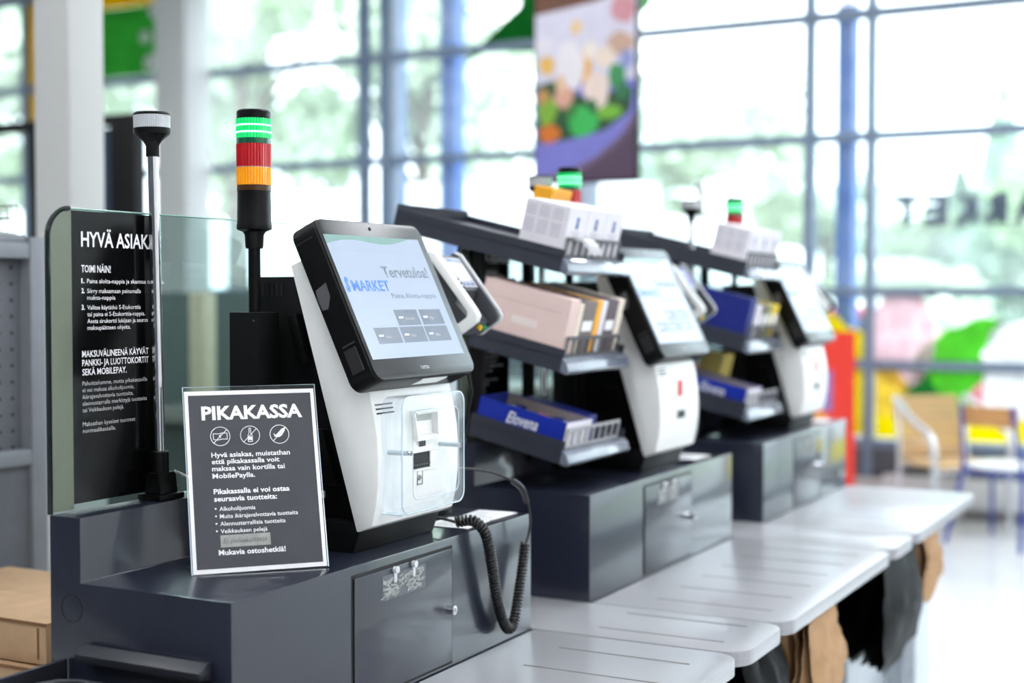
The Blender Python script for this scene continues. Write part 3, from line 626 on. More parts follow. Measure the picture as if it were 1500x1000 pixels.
# ================================================================== POLE LAMPS
LX, LY = -1.612, 1.806
P = root('courtesy_lamp', (LX, LY, ZL), 'chrome pole with clear lamp head beside the nearest black notice', 'lamp', 'chrome pole lamps')
lean = Matrix.Translation((LX, LY, ZL)) @ Matrix.Rotation(math.radians(-.7), 4, 'Y') @ Matrix.Rotation(math.radians(.6), 4, 'X')
obj('base_plate', B().box(LX-.024, LX+.024, LY-.03, LY+.03, ZL+.0005, ZL+.010, .002), BLACKP, P)
obj('hinge', B().prism([(LX-.018, LY-.022, ZL+.01), (LX+.018, LY-.022, ZL+.01), (LX+.013, LY-.022, ZL+.045), (LX-.013, LY-.022, ZL+.045)], (0, .044, 0), .003), BLACKP, P)
obj('collar', B().lathe([(.0145, .040), (.0145, .078), (.0125, .080)], lean, 24), BLACKP, P)
obj('pole', B().lathe([(.0088, .078), (.0088, .567)], lean, 24), CHROME, P)
obj('neck', B().lathe([(.0110, .565), (.0110, .583), (.0150, .590), (.0290, .602), (.0300, .606), (.0300, .611)], lean, 28), BLACKP, P)
ln = obj('lens', B().lathe([(.0296, .6115), (.0300, .632)], lean, 120, .02), mat('clear_lens', (186, 188, 192), .15, coat=.6), P, smooth=False)
obj('lens_cap', B().lathe([(.0302, .6321), (.0302, .6345), (.028, .637)], lean, 28), BLACKP, ln)
obj('lead', B().tube([(LX+.012, LY+.02, ZL+.045), (LX+.02, LY+.05, ZL+.030), (LX+.022, LY+.09, ZL+.012), (LX+.022, LY+.12, ZL+.0045)], .0028, 6), mat('white_lead', (215, 215, 214), .5), P)
dup(P, (0, 1.42, 0), 'chrome pole with clear lamp head behind the boxes of the middle rack')
dup(P, (0, 2.49, 0), 'chrome pole with clear lamp head at the farthest terminal')
tag(obj('white_cable', B().tube([(XL+.004, 1.865, 1.062), (XL+.018, 1.875, 1.070), (XL+.026, 1.895, 1.080), (XL+.03, 1.925, 1.085), (XL+.03, 1.96, 1.06), (XL+.025, 1.985, 1.02)], .004, 8), mat('white_lead', (215, 215, 214), .5)), 'short grey white cable through the grommet behind the table sign', 'cable')

# ================================================================== GLASS PANELS WITH NOTICE
GX = -1.635
G = root('notice_screen', (GX, 2.0, ZL), 'green glass screen with black customer notice behind the nearest cabinet', 'glass screen', 'glass screens with notice')
gz0, gz1, gy0, gy1, r = ZL+.001, 1.587, 1.586, 2.50, .045
pts = [(gy0, gz0), (gy1, gz0), (gy1, gz1)]+[(gy0+r-r*math.sin(a), gz1-r+r*math.cos(a)) for a in [i*PI/16 for i in range(9)]]
obj('pane', B().poly([(GX, y, z) for y, z in pts]), GREENGL, G, smooth=False)
obj('pane_edge', B().tube([(GX-.002, y, z) for y, z in [(gy0, gz0+.001)]+pts[:2:-1]], .0042, 6), GLEDGE, G)
obj('pane_edge', B().tube([(GX-.002, y, z) for y, z in [pts[3], (gy1, gz1)]], .0015, 6), mat('glass_top_edge', (150, 190, 178), .2), G)
obj('olive_strip', B().prism([(GX+.0008, y, z) for y, z in [(gy0+.004, gz0+.004), (1.632, gz0+.004), (1.632, gz1-.002)]+[(gy0+r-(r-.004)*math.sin(a), gz1-r+(r-.004)*math.cos(a)) for a in [i*PI/16 for i in range(9)]]], (.0006, 0, 0)), mat('olive_tone', (104, 112, 96), .25, coat=.4, var=.03), G)  # flat olive strip along the near edge of the pane
nb_ = obj('notice', B().box(GX+.0008, GX+.0014, 1.632, 1.828, ZL+.012, gz1-.003), BLKPRINT, G, smooth=False)
UY, UZ = (0, 1, 0), (0, 0, 1); nx = GX+.0016
def gt(s, z, cap, w, m=INKW, y=1.652, bold=0): text('notice_text', s, cap, (nx, y, z), UY, UZ, m, nb_, width=w, bold=bold)
gt('HYVÄ ASIAKAS', 1.529, .0240, .182, bold=.018)
gt('TOIMI NÄIN!', 1.4885, .0118, .064, bold=.010)
for s, z, w in (('Paina aloita-nappia ja skannaa tuotteita.', 1.4715, .178), ('Siirry maksamaan painamalla', 1.4560, .121), ('maksa-nappia', 1.4455, .062), ('Valitse käytätkö S-Etukorttia', 1.4300, .120), ('tai paina ei S-Etukorttia-nappia.', 1.4193, .130), ('Aseta sirukortti lukijaan ja seuraa', 1.4086, .137), ('maksupäätteen ohjeita.', 1.3980, .096)):
    gt(s, z, .0072, w, y=1.664)
for s, z in (('1.', 1.4715), ('2.', 1.4560), ('3.', 1.4300)): gt(s, z, .0078, .0065, bold=.03)
for s, z, w in (('MAKSUVÄLINEENÄ KÄYVÄT', 1.3555, .150), ('PANKKI- JA LUOTTOKORTIT', 1.3415, .150), ('SEKÄ MOBILEPAY.', 1.3270, .098)): gt(s, z, .0105, w, bold=.010)
for s, z, w in (('Pahoittelumme, mutta pikakassoilla', 1.3110, .146), ('ei voi maksaa alkoholijuomia,', 1.3005, .115), ('ikärajavalvottavia tuotteita,', 1.2900, .113), ('alennustarralla merkittyjä tuotteita', 1.2795, .145), ('tai Veikkauksen pelejä.', 1.2690, .091), ('Maksathan kyseiset tuotteet', 1.2470, .117), ('normaalikassalla.', 1.2365, .072)):
    gt(s, z, .0070, w, INKG)
G2 = dup(G, (0, 1.25, 0), 'green glass screen with black customer notice behind the middle rack')
G3 = dup(G, (0, 2.48, 0), 'green glass screen with black customer notice behind the farthest rack')

# ================================================================== TABLE SIGN
S0 = Vector((-1.4676, 1.7154, ZT+.001)); SU = Vector((.6726, .74, 0)); SB_ = Vector((-.74, .6726, 0)); ta = math.radians(20)
SV = (SB_*math.sin(ta)+Vector((0, 0, 1))*math.cos(ta)).normalized(); SU = (SU+Vector((0, 0, .004))).normalized(); SN = SU.cross(SV)
SG = root('table_sign', S0+SU*.106, 'black and white customer notice in a clear acrylic stand on the nearest cabinet', 'sign')
def sp(u, v, n=0): return S0+SU*u+SV*v+SN*n
def quad(name, u0, v0, u1, v1, n, m, par, th=.0004): return obj(name, B().prism([sp(u0, v0, n), sp(u1, v0, n), sp(u1, v1, n), sp(u0, v1, n)], SN*th), m, par, smooth=False)
b = B(); b.prism([sp(-.002, -.0005, 0), sp(.214, -.0005, 0), sp(.214, .305, 0), sp(-.002, .305, 0)], -SN*.002)
foot = SB_*.075
b.prism([sp(-.002, 0, -.002), sp(.214, 0, -.002), sp(.214, 0, -.002)+foot, sp(-.002, 0, -.002)+foot], (0, 0, .002))
hold = obj('acrylic_stand', b, ACRYL, SG, smooth=False)
obj('stand_edge', B().tube([sp(-.002, 0, .001), sp(-.002, .305, .001), sp(.214, .305, .001), sp(.214, 0, .001)], .0009, 6), ACRYLE, SG)
quad('paper', 0, .001, .212, .298, .0003, PAPER, SG)
pr = quad('print', .006, .008, .206, .291, .0008, PRINTD, SG, .0002)
def stx(s, v, cap, u0, u1, bold=.02, m=INKW): text('sign_text', s, cap, sp(u0, v, .0011), SU, SV, m, pr, width=u1-u0, bold=bold)
stx('PIKAKASSA', .2500, .0225, .026, .190, .036)
for s, v, u1 in (('Hyvä asiakas, muistathan', .1870, .165), ('että pikakassalla voit', .1760, .147), ('maksaa vain kortilla tai', .1645, .155), ('MobilePaylla.', .1525, .106)): stx(s, v, .0082, .038, u1, .02)
for s, v, u1 in (('Pikakassalla ei voi ostaa', .1270, .160), ('seuraavia tuotteita:', .1150, .139)): stx(s, v, .0085, .0385, u1, .025)
for s, v, u1 in (('Alkoholijuomia', .0995, .103), ('Muita ikärajavalvottavia tuotteita', .0875, .171), ('Alennustarrallisia tuotteita', .0755, .150), ('Veikkauksen pelejä', .0635, .120)):
    stx(s, v, .0070, .046, u1, .008); stx('•', v, .0080, .0385, .0415, .01)
tp = quad('correction_tape', .045, .0410, .124, .0605, .0011, mat('tape_grey', (158, 158, 154), .6, var=.12, scale=90), SG)
text('handwriting', 'Ei pullokuitteja', .0085, sp(.049, .0475, .0017), SU, SV, mat('pencil_grey', (112, 112, 112), .7), tp, width=.069, shear=.25)
stx('Mukavia ostoshetkiä!', .0290, .0085, .041, .147, .025)
def ringc(b, u, v, r, t=.0006, n=28): b.tube([sp(u+r*math.cos(2*PI*i/n), v+r*math.sin(2*PI*i/n), .0014) for i in range(n)], t, 4, True)
def bar(b, u0, v0, u1, v1, t=.0006): b.cyl(sp(u0, v0, .0014), sp(u1, v1, .0014), t, n=4)
for k, u in enumerate((.054, .102, .150)):
    b = B(); v = .2215; ringc(b, u, v, .0155)
    bar(b, u-.0105, v-.0105, u+.0105, v+.0105) 
    if k == 0:
        w_ = [(u-.011, v+.005), (u-.004, v+.004), (u+.004, v+.0055), (u+.011, v+.005), (u+.011, v-.005), (u+.004, v-.0045), (u-.004, v-.006), (u-.011, v-.005)]
        for p, q in zip(w_, w_[1:]+w_[:1]): bar(b, *p, *q)
        bar(b, u+.001, v+.003, u-.002, v+.0005); bar(b, u-.002, v+.0005, u+.001, v-.0025)
    elif k == 1:
        w_ = [(u-.0012, v+.012), (u+.0012, v+.012), (u+.0014, v+.004), (u+.0034, v), (u+.0034, v-.0105), (u-.0034, v-.0105), (u-.0034, v), (u-.0014, v+.004)]
        for p, q in zip(w_, w_[1:]+w_[:1]): bar(b, *p, *q)
        b.prism([sp(u-.003, v-.008, .0013), sp(u+.003, v-.008, .0013), sp(u+.003, v-.002, .0013), sp(u-.003, v-.002, .0013)], SN*.0003)
    else:
        b.prism([sp(*p, .0013) for p in ((u-.010, v+.002), (u-.006, v-.001), (u-.003, v+.002), (u+.004, v+.009), (u+.010, v+.0115), (u+.009, v+.006), (u+.004, v-.002), (u-.001, v-.005), (u-.008, v-.004))], SN*.0003)
    obj('pictogram', b, INKW, pr, smooth=False)

# ================================================================== COILED CORD AND PAPERS
from mathutils import geometry
def catmull(P_, n):
    P_ = [Vector(p) for p in P_]; out = []
    Q = [P_[0]*2-P_[1]]+P_+[P_[-1]*2-P_[-2]]
    for i in range(1, len(Q)-2):
        for k in range(n):
            t = k/n; a, b_, c, d = Q[i-1:i+3]
            out.append(.5*((2*b_)+(c-a)*t+(2*a-5*b_+4*c-d)*t*t+(3*b_-a-3*c+d)*t**3))
    out.append(P_[-1]); return out
cd = root('coiled_cord', (-1.27, 2.38, .80), 'black coiled scanner cord looping down the front of the nearest cabinet', 'cord')
pth = catmull([(-1.318, 2.272, 1.032), (-1.288, 2.286, 1.034), (-1.271, 2.302, 1.008), (-1.271, 2.325, .95), (-1.272, 2.350, .875), (-1.272, 2.378, .825), (-1.272, 2.402, .812), (-1.272, 2.424, .836), (-1.273, 2.448, .90), (-1.274, 2.470, .965)], 60)
# helix along the path
L_ = 0; hel = []; prev = pth[0]; R_ = .0082; pitch_ = .0066; xdir = None
for i, p in enumerate(pth):
    a = pth[max(0, i-1)]; c = pth[min(len(pth)-1, i+1)]; t = (c-a).normalized()
    xdir = t.orthogonal().normalized() if xdir is None else (xdir-t*xdir.dot(t)).normalized()
    yd = t.cross(xdir); seg = (p-prev).length
    hel.append((p, t, xdir.copy(), yd, L_+seg)); L_ += seg; prev = p
path = []; N_ = int(L_/pitch_*10)
j = 0
for i in range(N_+1):
    s = L_*i/N_
    while j < len(hel)-2 and hel[j+1][4] < s: j += 1
    p0, t, x, y, s0 = hel[j]; p1 = hel[j+1][0]; ds = hel[j+1][4]-s0; p = p0.lerp(p1, max(0, min(1, (s-s0)/ds if ds else 0))); a = 2*PI*s/pitch_
    path.append(p+x*R_*math.cos(a)+y*R_*math.sin(a))
CORDM = mat('cord_black', (26, 26, 28), .38)
obj('coil', B().tube(path, .0031, 6), CORDM, cd)
obj('straight_lead', B().tube(catmull([(-1.274, 2.470, .965), (-1.272, 2.480, .985), (-1.270, 2.480, 1.02), (-1.275, 2.455, 1.075), (-1.30, 2.41, 1.105), (-1.335, 2.36, 1.12), (-1.38, 2.31, 1.125)], 10), .0026, 8), CORDM, cd)
obj('strain_relief', B().tube(catmull([(-1.271, 2.469, 1.046), (-1.275, 2.455, 1.075), (-1.285, 2.436, 1.092)], 4), .0058, 8), CORDM, cd)
obj('tail_lead', B().tube(catmull([(-1.318, 2.272, 1.032), (-1.345, 2.262, 1.038), (-1.38, 2.275, 1.03), (-1.42, 2.30, 1.02)], 8), .0028, 8), CORDM, cd)
def sheet(pts, z, label, seed):
    s_ = root('paper_sheet', (pts[0][0], pts[0][1], z), label, 'paper', 'loose papers on the cabinets')
    obj('sheet', B().prism([(x, y, z) for x, y in pts], (0, 0, .0006)), PAPER, s_, smooth=False)
    b = B(); o_, u_, v_ = Vector((*pts[0], z)), Vector((*pts[1], z))-Vector((*pts[0], z)), Vector((*pts[3], z))-Vector((*pts[0], z))
    rd = random.Random(seed)
    for i in range(6):
        f = .15+.13*i; g = rd.uniform(.5, .9); q = [o_+u_*.1+v_*f, o_+u_*g+v_*f, o_+u_*g+v_*(f+.05), o_+u_*.1+v_*(f+.05)]
        b.prism([p+Vector((0, 0, .0007)) for p in q], (0, 0, .0002))
    obj('print_lines', b, INKG, s_, smooth=False)
sheet([(-1.40, 2.297), (-1.306, 2.297), (-1.316, 2.405), (-1.405, 2.40)], ZT+.0012, 'white printed paper under the coiled cord on the nearest cabinet', 1)
sheet([(-1.395, 2.408), (-1.315, 2.41), (-1.315, 2.515), (-1.40, 2.51)], ZT+.0012, 'white paper at the far end of the nearest cabinet top', 2)
sheet([(-1.42, 3.53), (-1.32, 3.54), (-1.32, 3.66), (-1.42, 3.65)], ZT+.0012, 'white paper beside the middle terminal on its cabinet', 3)
sheet([(-1.42, 4.78), (-1.32, 4.78), (-1.32, 4.90), (-1.42, 4.90)], ZT+.0012, 'white paper beside the farthest terminal on its cabinet', 4)

# ================================================================== PRODUCT RACKS
RXF, RXB, RY0, RY1, SLP = -1.368, -1.60, 2.825, 3.155, .24
SHZ = (1.088, 1.292, 1.512)
def sl_M(z):                                          # frame of a sloping shelf: origin at its front left, x towards the back
    a = math.atan(SLP); return Matrix.Translation((RXF, RY0, z)) @ Matrix.Rotation(PI, 4, 'Z') @ Matrix.Rotation(-a, 4, 'Y') @ Matrix.Scale(-1, 4, (0, 1, 0))
R = root('product_rack', (-1.5, 2.99, ZT), 'charcoal three shelf rack with sloping shelves between the nearest and middle terminals', 'rack', 'product racks')
W = RY1-RY0
def fix(b):
    bmesh.ops.recalc_face_normals(b.bm, faces=b.bm.faces); return b
for i, z in enumerate(SHZ):
    M = sl_M(z); D = .245 if i < 2 else .45
    b = B(); b.box(0, D, 0, W, .018, .022, M=M); b.box(0, D, 0, .004, -.012, .040, M=M); b.box(0, D, W-.004, W, -.012, .040, M=M); b.box(D-.004, D, 0, W, -.012, .05 if i == 2 else .04, M=M)
    s_ = obj('shelf', fix(b), RACKM, R, smooth=False)
    obj('ticket_strip', fix(B().prism([M @ Vector(p) for p in ((.002, -.004, -.010), (-.014, -.004, -.014), (-.020, -.004, -.004), (-.012, -.004, .012), (.002, -.004, .022))], (0, W+.014, 0), .002)), LIPM, s_)
    fm = FENCED if i else FENCEL
    f = obj('fence_rail', fix(B().box(.004, .008, .012, W-.03, .060, .067, M=M).box(.004, .008, .012, W-.03, .022, .028, M=M)), fm, s_, smooth=False)
    for k in range(9):
        y = .012+(W-.046)*k/8; obj('fence_post', fix(B().box(.0042, .0078, y, y+.006, .028, .060, M=M)), fm, s_, smooth=False)
for y in (RY0+.03, RY1-.05): obj('upright', B().box(RXB-.012, RXB+.012, y, y+.022, ZL+.001, 1.585), BLACKM, R)
obj('foot_rail', B().box(RXB-.012, RXB+.012, RY0, RY1, ZL+.0005, ZL+.012), BLACKM, R)
R2 = dup(R, (0, 1.25, 0), 'charcoal three shelf rack with sloping shelves between the middle and farthest terminals')
# goods: each box sits on a sloping shelf
def carton(name, i, x0, x1, y0, y1, h, m, label, cat, dy=0, group=None, dz=0, open_=False, front=None):
    M = Matrix.Translation((0, dy, dz)) @ sl_M(SHZ[i]); z0 = .0225
    o = M @ Vector(((x0+x1)/2, (y0+y1)/2, z0))
    r_ = root(name, o, label, cat, group)
    if open_:
        b = B(); b.box(x0, x1, y0, y1, z0, z0+.002, M=M)
        for q in ((x0, x0+.002, y0, y1), (x1-.002, x1, y0, y1), (x0, x1, y0, y0+.002), (x0, x1, y1-.002, y1)): b.box(*q, z0, z0+h, M=M)
    else: b = B().box(x0, x1, y0, y1, z0, z0+h, .0012, M=M, seg=1)
    obj('body', fix(b), m, r_, smooth=False)
    if front: obj('front_panel', fix(B().box(x0-.0008, x0, y0+.002, y1-.002, z0+.001, z0+h-.001, M=M)), front, r_, smooth=False)
    return r_, M, z0
def face_text(r_, M, s, y, x0, x1, z0, cap, m, side=True, **kw):
    # lettering on the near (-Y) side face: reads from the back (left) to the front (right)
    u = (M.to_3x3() @ Vector((-1, 0, 0))); v = (M.to_3x3() @ Vector((0, 0, 1)))
    text('box_lettering', s, cap, M @ Vector((x1, y-.0004, z0)), u, v, m, r_, width=x1-x0, **kw)
WBOX = mat('white_carton', (226, 222, 228), .6, var=.02); PINK = mat('pink_carton', (226, 200, 193), .6, var=.02)
LAV = mat('print_grey_lilac', (176, 174, 186), .6); BLUEC = mat('blue_carton', (16, 44, 160), .4, coat=.2, var=.02); NAVY = mat('navy_carton', (14, 30, 118), .45)
BRN = mat('brown_carton', (120, 108, 104), .6); PLUM = mat('plum_carton', (92, 78, 86), .6); ORG = ORG; ORNG = mat('orange_carton', (250, 176, 30), .5); CREAM = mat('cream_carton', (232, 218, 202), .6)
REDD = mat('red_dark_print', (150, 60, 50), .5); BLUP = mat('blue_mark', (50, 90, 160), .5)
def whitebox(y0, y1, label, dy, dz, side):
    r_, M, z0 = carton('white_box', 2, .012, .125, y0, y1, .112, WBOX, label, 'box', dy, 'white boxes on the top shelves', dz)
    yc = (y0+y1)/2
    b = B(); b.box(.0112, .012, yc-.006, yc+.006, .103, .112, M=M); b.box(.0112, .012, yc-.006, yc+.006, .086, .102, M=M)
    obj('blue_mark', fix(b), BLUP, r_, smooth=False)
    b = B()
    for q in range(3): b.box(.0112, .012, yc-.022+.006*q, yc+.022-.006*q, .078-.006*q, .080-.006*q, M=M)
    obj('print_lines', fix(b), LAV, r_, smooth=False)
    if side:
        b = B()
        for c in range(3):
            for q in range(12):
                if q == 6: continue
                b.box(.026+.034*c, .052+.034*c, y0-.0006, y0-.0001, .062+.0055*q, .064+.0055*q, M=M)
        obj('print_columns', fix(b), LAV, r_, smooth=False)
for dy, dz, w_ in ((0, 0, 'middle'), (1.25, 0, 'farthest')):
    a = 'near' if dy == 0 else 'far'
    whitebox(.008, .106, 'white box at the near end of the top shelf of the %s rack' % a, dy, dz, True)
    whitebox(.108, .206, 'white box second along the top shelf of the %s rack' % a, dy, dz, False)
    whitebox(.208, .306, 'white box at the far end of the top shelf of the %s rack' % a, dy, dz, False)
carton('amber_box', 2, .16, .21, .20, .305, .135, ORNG, 'amber box behind the white boxes on the middle rack', 'box')
tag(obj('curled_label', fix(B().prism([sl_M(SHZ[2]) @ Vector(p) for p in ((.003, .04, .066), (-.012, .05, .070), (-.016, .08, .056), (-.012, .12, .036), (-.010, .12, .034), (-.012, .08, .050), (-.008, .05, .064), (.003, .04, .062))], (0, .055, 0))), PAPER), 'white curled paper label hanging over the top shelf fence', 'label')
# middle shelf of the near rack
r_, M, z0 = carton('pink_carton', 1, .012, .235, .006, .052, .128, PINK, 'pale pink carton with torn top edge on the middle shelf', 'carton')
obj('torn_edge', fix(B().prism([M @ Vector((.012+.223*i/24, .052, z0+.128+(.006 if i % 3 else .001)*(1+i % 2*.5))) for i in range(25)]+[M @ Vector((.235, .052, z0+.127)), M @ Vector((.012, .052, z0+.127))], (0, .002, 0))), mat('torn_card', (110, 92, 84), .8), r_, smooth=False)
obj('fold_line', fix(B().box(.03, .235, .0052, .0058, z0+.092, z0+.0935, M=M)), mat('fold_pink', (204, 176, 170), .7), r_, smooth=False)
obj('faint_print', fix(B().box(.085, .150, .0052, .0058, z0+.045, z0+.062, M=M)), mat('faint_print', (236, 222, 216), .7), r_, smooth=False)
for nm, y0, y1, h, m, lb in (('white_carton', .054, .078, .118, CREAM, 'cream carton next to the pink carton on the middle shelf'), ('brown_carton', .080, .148, .124, BRN, 'grey brown carton left of the orange one on the middle shelf'), ('orange_carton', .150, .176, .126, ORNG, 'thin orange carton in the middle of the shelf'), ('white_carton', .178, .206, .124, WBOX, 'white carton right of the thin orange carton'), ('plum_carton', .208, .268, .126, PLUM, 'dark plum carton near the far end of the middle shelf'), ('cream_carton', .270, .300, .128, CREAM, 'cream carton at the far end of the middle shelf')):
    r_, M, z0 = carton(nm, 1, .012, .20, y0, y1, h, m, lb, 'carton', 0, 'upright cartons on the middle shelf')
    if nm in ('brown_carton', 'plum_carton'): obj('price_tag', fix(B().box(.0108, .0116, y0+.004, y1-.012, z0+.055, z0+.078, M=M)), PAPER, r_, smooth=False)
# bottom shelf: open blue oat-snack tray
def blue_tray(dy, dz, label):
    r_, M, z0 = carton('blue_tray_box', 0, .012, .238, .012, .150, .058, BLUEC, label, 'box', dy, 'blue display boxes on the bottom shelves', dz, open_=True, front=WBOX)
    face_text(r_, M, 'Elovena', .012, .080, .160, z0+.019, .028, INKW, shear=.35, bold=.012)
    obj('lettering_swash', fix(B().prism([M @ Vector((.088+.060*i/8, .0115, z0+.0135+.002*math.sin(i*.8))) for i in range(9)]+[M @ Vector((.148-.060*i/8, .0115, z0+.0110+.002*math.sin((8-i)*.8))) for i in range(9)], (0, -.0003, 0))), INKW, r_, smooth=False)
    obj('lining', fix(B().box(.016, .234, .1462, .1478, z0+.002, z0+.056, M=M)), mat('raw_card', (176, 164, 156), .8), r_, smooth=False)
blue_tray(0, 0, 'blue open display box with white script lettering on the bottom shelf of the near rack')
blue_tray(1.25, 0, 'blue open display box with white script lettering on the bottom shelf of the far rack')
rd = random.Random(11)
for i in range(6):
    x = .035+.033*i; M = sl_M(SHZ[0]); y = .035+rd.uniform(0, .055)
    tag(obj('snack_bar', fix(B().box(x, x+.028, y, y+.05, .025, .025+rd.uniform(.03, .046), .004, M=M)), [mat('wrap_white', (222, 222, 226), .4), NAVY, mat('wrap_pink', (206, 120, 140), .4)][i % 3]), ['white', 'navy', 'pink'][i % 3]+' wrapped snack bar in the near blue display box, '+['first', 'second', 'third', 'fourth', 'fifth', 'last'][i]+' from its front', 'snack', 'snack bars in the blue box')
r_, M, z0 = carton('small_blue_box', 0, .03, .20, .16, .215, .056, NAVY, 'small navy box beside the open blue box on the bottom shelf', 'box')
# far rack goods
r_, M, z0 = carton('navy_carton', 1, .012, .235, .006, .060, .126, NAVY, 'navy blue carton on the middle shelf of the far rack', 'carton', 1.25, None, 0)
for k, (y0, m, lb) in enumerate(((.075, WBOX, 'white upright pack second on the middle shelf of the far rack'), (.130, BRN, 'grey upright pack third on the middle shelf of the far rack'), (.185, mat('olive_pack', (150, 150, 90), .5), 'olive upright pack fourth on the middle shelf of the far rack'), (.245, mat('yellow_pack', (236, 206, 40), .5), 'yellow upright pack at the end of the middle shelf of the far rack'))):
    r_, M, z0 = carton('upright_pack', 1, .012, .14, y0, y0+.045, .105, m, lb, 'pack', 1.25, 'packs on the far rack', 0)
    obj('front_label', fix(B().box(.0108, .0116, y0+.006, y0+.038, z0+.03, z0+.075, M=M)), PAPER, r_, smooth=False)
carton('yellow_box', 0, .16, .235, .17, .27, .12, mat('pale_yellow_box', (228, 206, 110), .5), 'yellow box at the back of the bottom shelf of the far rack', 'box', 1.25, None, 0)

# ================================================================== LEFT: GONDOLA, BOXES
g = root('gondola_shelf', (-2.6, 1.9, 0), 'grey perforated shelving unit at the left edge', 'shelving')
GX_ = -2.5
obj('upright', B().box(GX_-.10, GX_, 2.37, 2.415, 0, 1.585, .002), GOND, g)
obj('back_panel', B().box(GX_-.05, GX_-.035, 1.2, 2.37, 1.10, 1.55), GONDD, g)
obj('lower_panel', B().box(GX_-.03, GX_-.012, 1.2, 2.37, .02, 1.07), GONDD, g)
obj('top_rail', B().box(GX_-.10, GX_-.002, 1.2, 2.37, 1.535, 1.572, .003), GOND, g)
obj('middle_rail', B().box(GX_-.06, GX_-.001, 1.2, 2.37, 1.062, 1.098, .004), GOND, g)
obj('top_shelf', B().box(GX_-.40, GX_-.006, 1.2, 2.36, 1.5725, 1.590, .003), GOND, g)
b = B()
for i in range(14):
    for j in range(12):
        y = 2.345-.0375*i; z = 1.515-.0375*j; b.cyl((GX_-.0352, y, z), (GX_-.0345, y, z), .0045, n=8)
obj('perforation', b, SLATE_D, g, smooth=False)['kind'] = 'stuff'
wb = root('wire_basket', (-2.63, 2.2, 1.59), 'small wire basket on top of the grey shelving', 'basket')
CHW = mat('basket_wire', (186, 188, 192), .3, metal=.8)
bx0, bx1, by0, by1 = -2.74, -2.52, 2.02, 2.352
for z in (1.593, 1.625, 1.655): obj('wire', B().tube([(bx0, by0, z), (bx1, by0, z), (bx1, by1, z), (bx0, by1, z)], .0016, 6, True), CHW, wb)
for k in range(12): 
    y = by0+(by1-by0)*k/11
    for x in (bx0, bx1): obj('wire', B().cyl((x, y, 1.592), (x, y, 1.656), .0013, n=6), CHW, wb)
for k in range(1, 7): x = bx0+(bx1-bx0)*k/7; obj('wire', B().tube([(x, by0, 1.656), (x, by0, 1.593), (x, by1, 1.593), (x, by1, 1.656)], .0013, 6), CHW, wb)
for k, (y, m, lb) in enumerate(((2.06, mat('pack_green', (110, 200, 60), .4), 'green packet in the wire basket'), (2.16, mat('pack_yellow', (240, 216, 40), .4), 'yellow packet in the wire basket'), (2.26, mat('pack_lime', (160, 214, 70), .4), 'lime green packet at the right end of the wire basket'))):
    tag(obj('packet', B().box(-2.72, -2.60, y, y+.07, 1.5955, 1.66+.02*k, .008), m), lb, 'packet')
def box(name, x0, x1, y0, y1, z0, z1, label):
    r_ = root(name, ((x0+x1)/2, (y0+y1)/2, z0), label, 'box', 'cardboard boxes')
    obj('body', B().box(x0, x1, y0, y1, z0, z1, .002), CARDB, r_)
    obj('flap', B().box(x0+.001, x1-.001, y0+.002, (y0+y1)/2-.001, z1, z1+.003), CARDB, r_); obj('flap', B().box(x0+.001, x1-.001, (y0+y1)/2+.001, y1-.002, z1, z1+.003), CARDB, r_)
    obj('flute_edge', B().box(x0, x1, y0-.0015, y0+.001, z1-.002, z1+.004), CARDD, r_)
    obj('corner_slit', B().box(x1-.022, x1-.017, y0-.001, y0+.001, z0+.01, z1-.006), CARDD, r_)
box('cardboard_box', -2.46, -1.965, 1.89, 2.26, .772, .846, 'shallow brown cardboard box, upper one left of the nearest cabinet')
box('cardboard_box', -2.48, -1.97, 1.87, 2.25, .0, .766, 'brown cardboard box, lower one left of the nearest cabinet')

# ================================================================== BACKGROUND FURNITURE
# hanging picture screen
dx0, dx1, dyy, dz0, dz1 = -3.50, -2.915, 6.9, 2.055, 3.10
dd = root('display_screen', ((dx0+dx1)/2, dyy, dz0), 'hanging portrait screen showing a bread and salad photograph', 'screen')
obj('case', B().box(dx0-.012, dx1+.012, dyy, dyy+.05, dz0-.012, dz1+.012, .004), BLACKP, dd)
def E(nm, c, s=.42): return mat('display_'+nm, tuple(x*.6 for x in c), .3, emit=s, ecol=c, var=.12, scale=9)
def ds(s, t): return (dx0+(dx1-dx0)*s, dz0+(dz1-dz0)*t)
def dpoly(nm, pts, c, k, s=.42): obj(nm, B().prism([(*[q for q in (ds(*p)[0],)], dyy-.0004*k, ds(*p)[1]) for p in pts], (0, -.0003, 0)), E(nm, c, s), dd, smooth=False)
def blob(cx, cy, rx, ry, n=14, sd=0):
    rd = random.Random(sd); return [(min(1, max(0, cx+rx*math.cos(2*PI*i/n)*rd.uniform(.8, 1.1))), min(1, max(0, cy+ry*math.sin(2*PI*i/n)*rd.uniform(.8, 1.1)))) for i in range(n)]
dpoly('picture_ground', [(0, 0), (1, 0), (1, 1), (0, 1)], (120, 102, 130), 1)
dpoly('picture_wood', [(0, .84), (1, .9), (1, 1), (0, 1)], (110, 70, 50), 2, .4)
dpoly('picture_cloth', [(.0, .42), (1, .42), (1, .96), (.6, .90), (0, .86)], (222, 220, 240), 3)
dpoly('picture_red', blob(.88, .86, .12, .09, sd=2), (214, 150, 160), 4)
dpoly('picture_bowl', [(0, .03), (.3, .05), (.6, .12), (.85, .22), (1, .34), (1, .50), (0, .50)], (130, 130, 214), 5)
dpoly('picture_bowl_shade', [(.18, 0), (1, 0), (1, .28), (.8, .16), (.5, .06)], (92, 74, 96), 6, .4)
dpoly('picture_leaf', [(.02, .20), (.3, .21), (.7, .25), (.95, .34), (.98, .46), (.7, .44), (.5, .42), (.2, .52), (.02, .50)], (50, 92, 54), 7, .3)
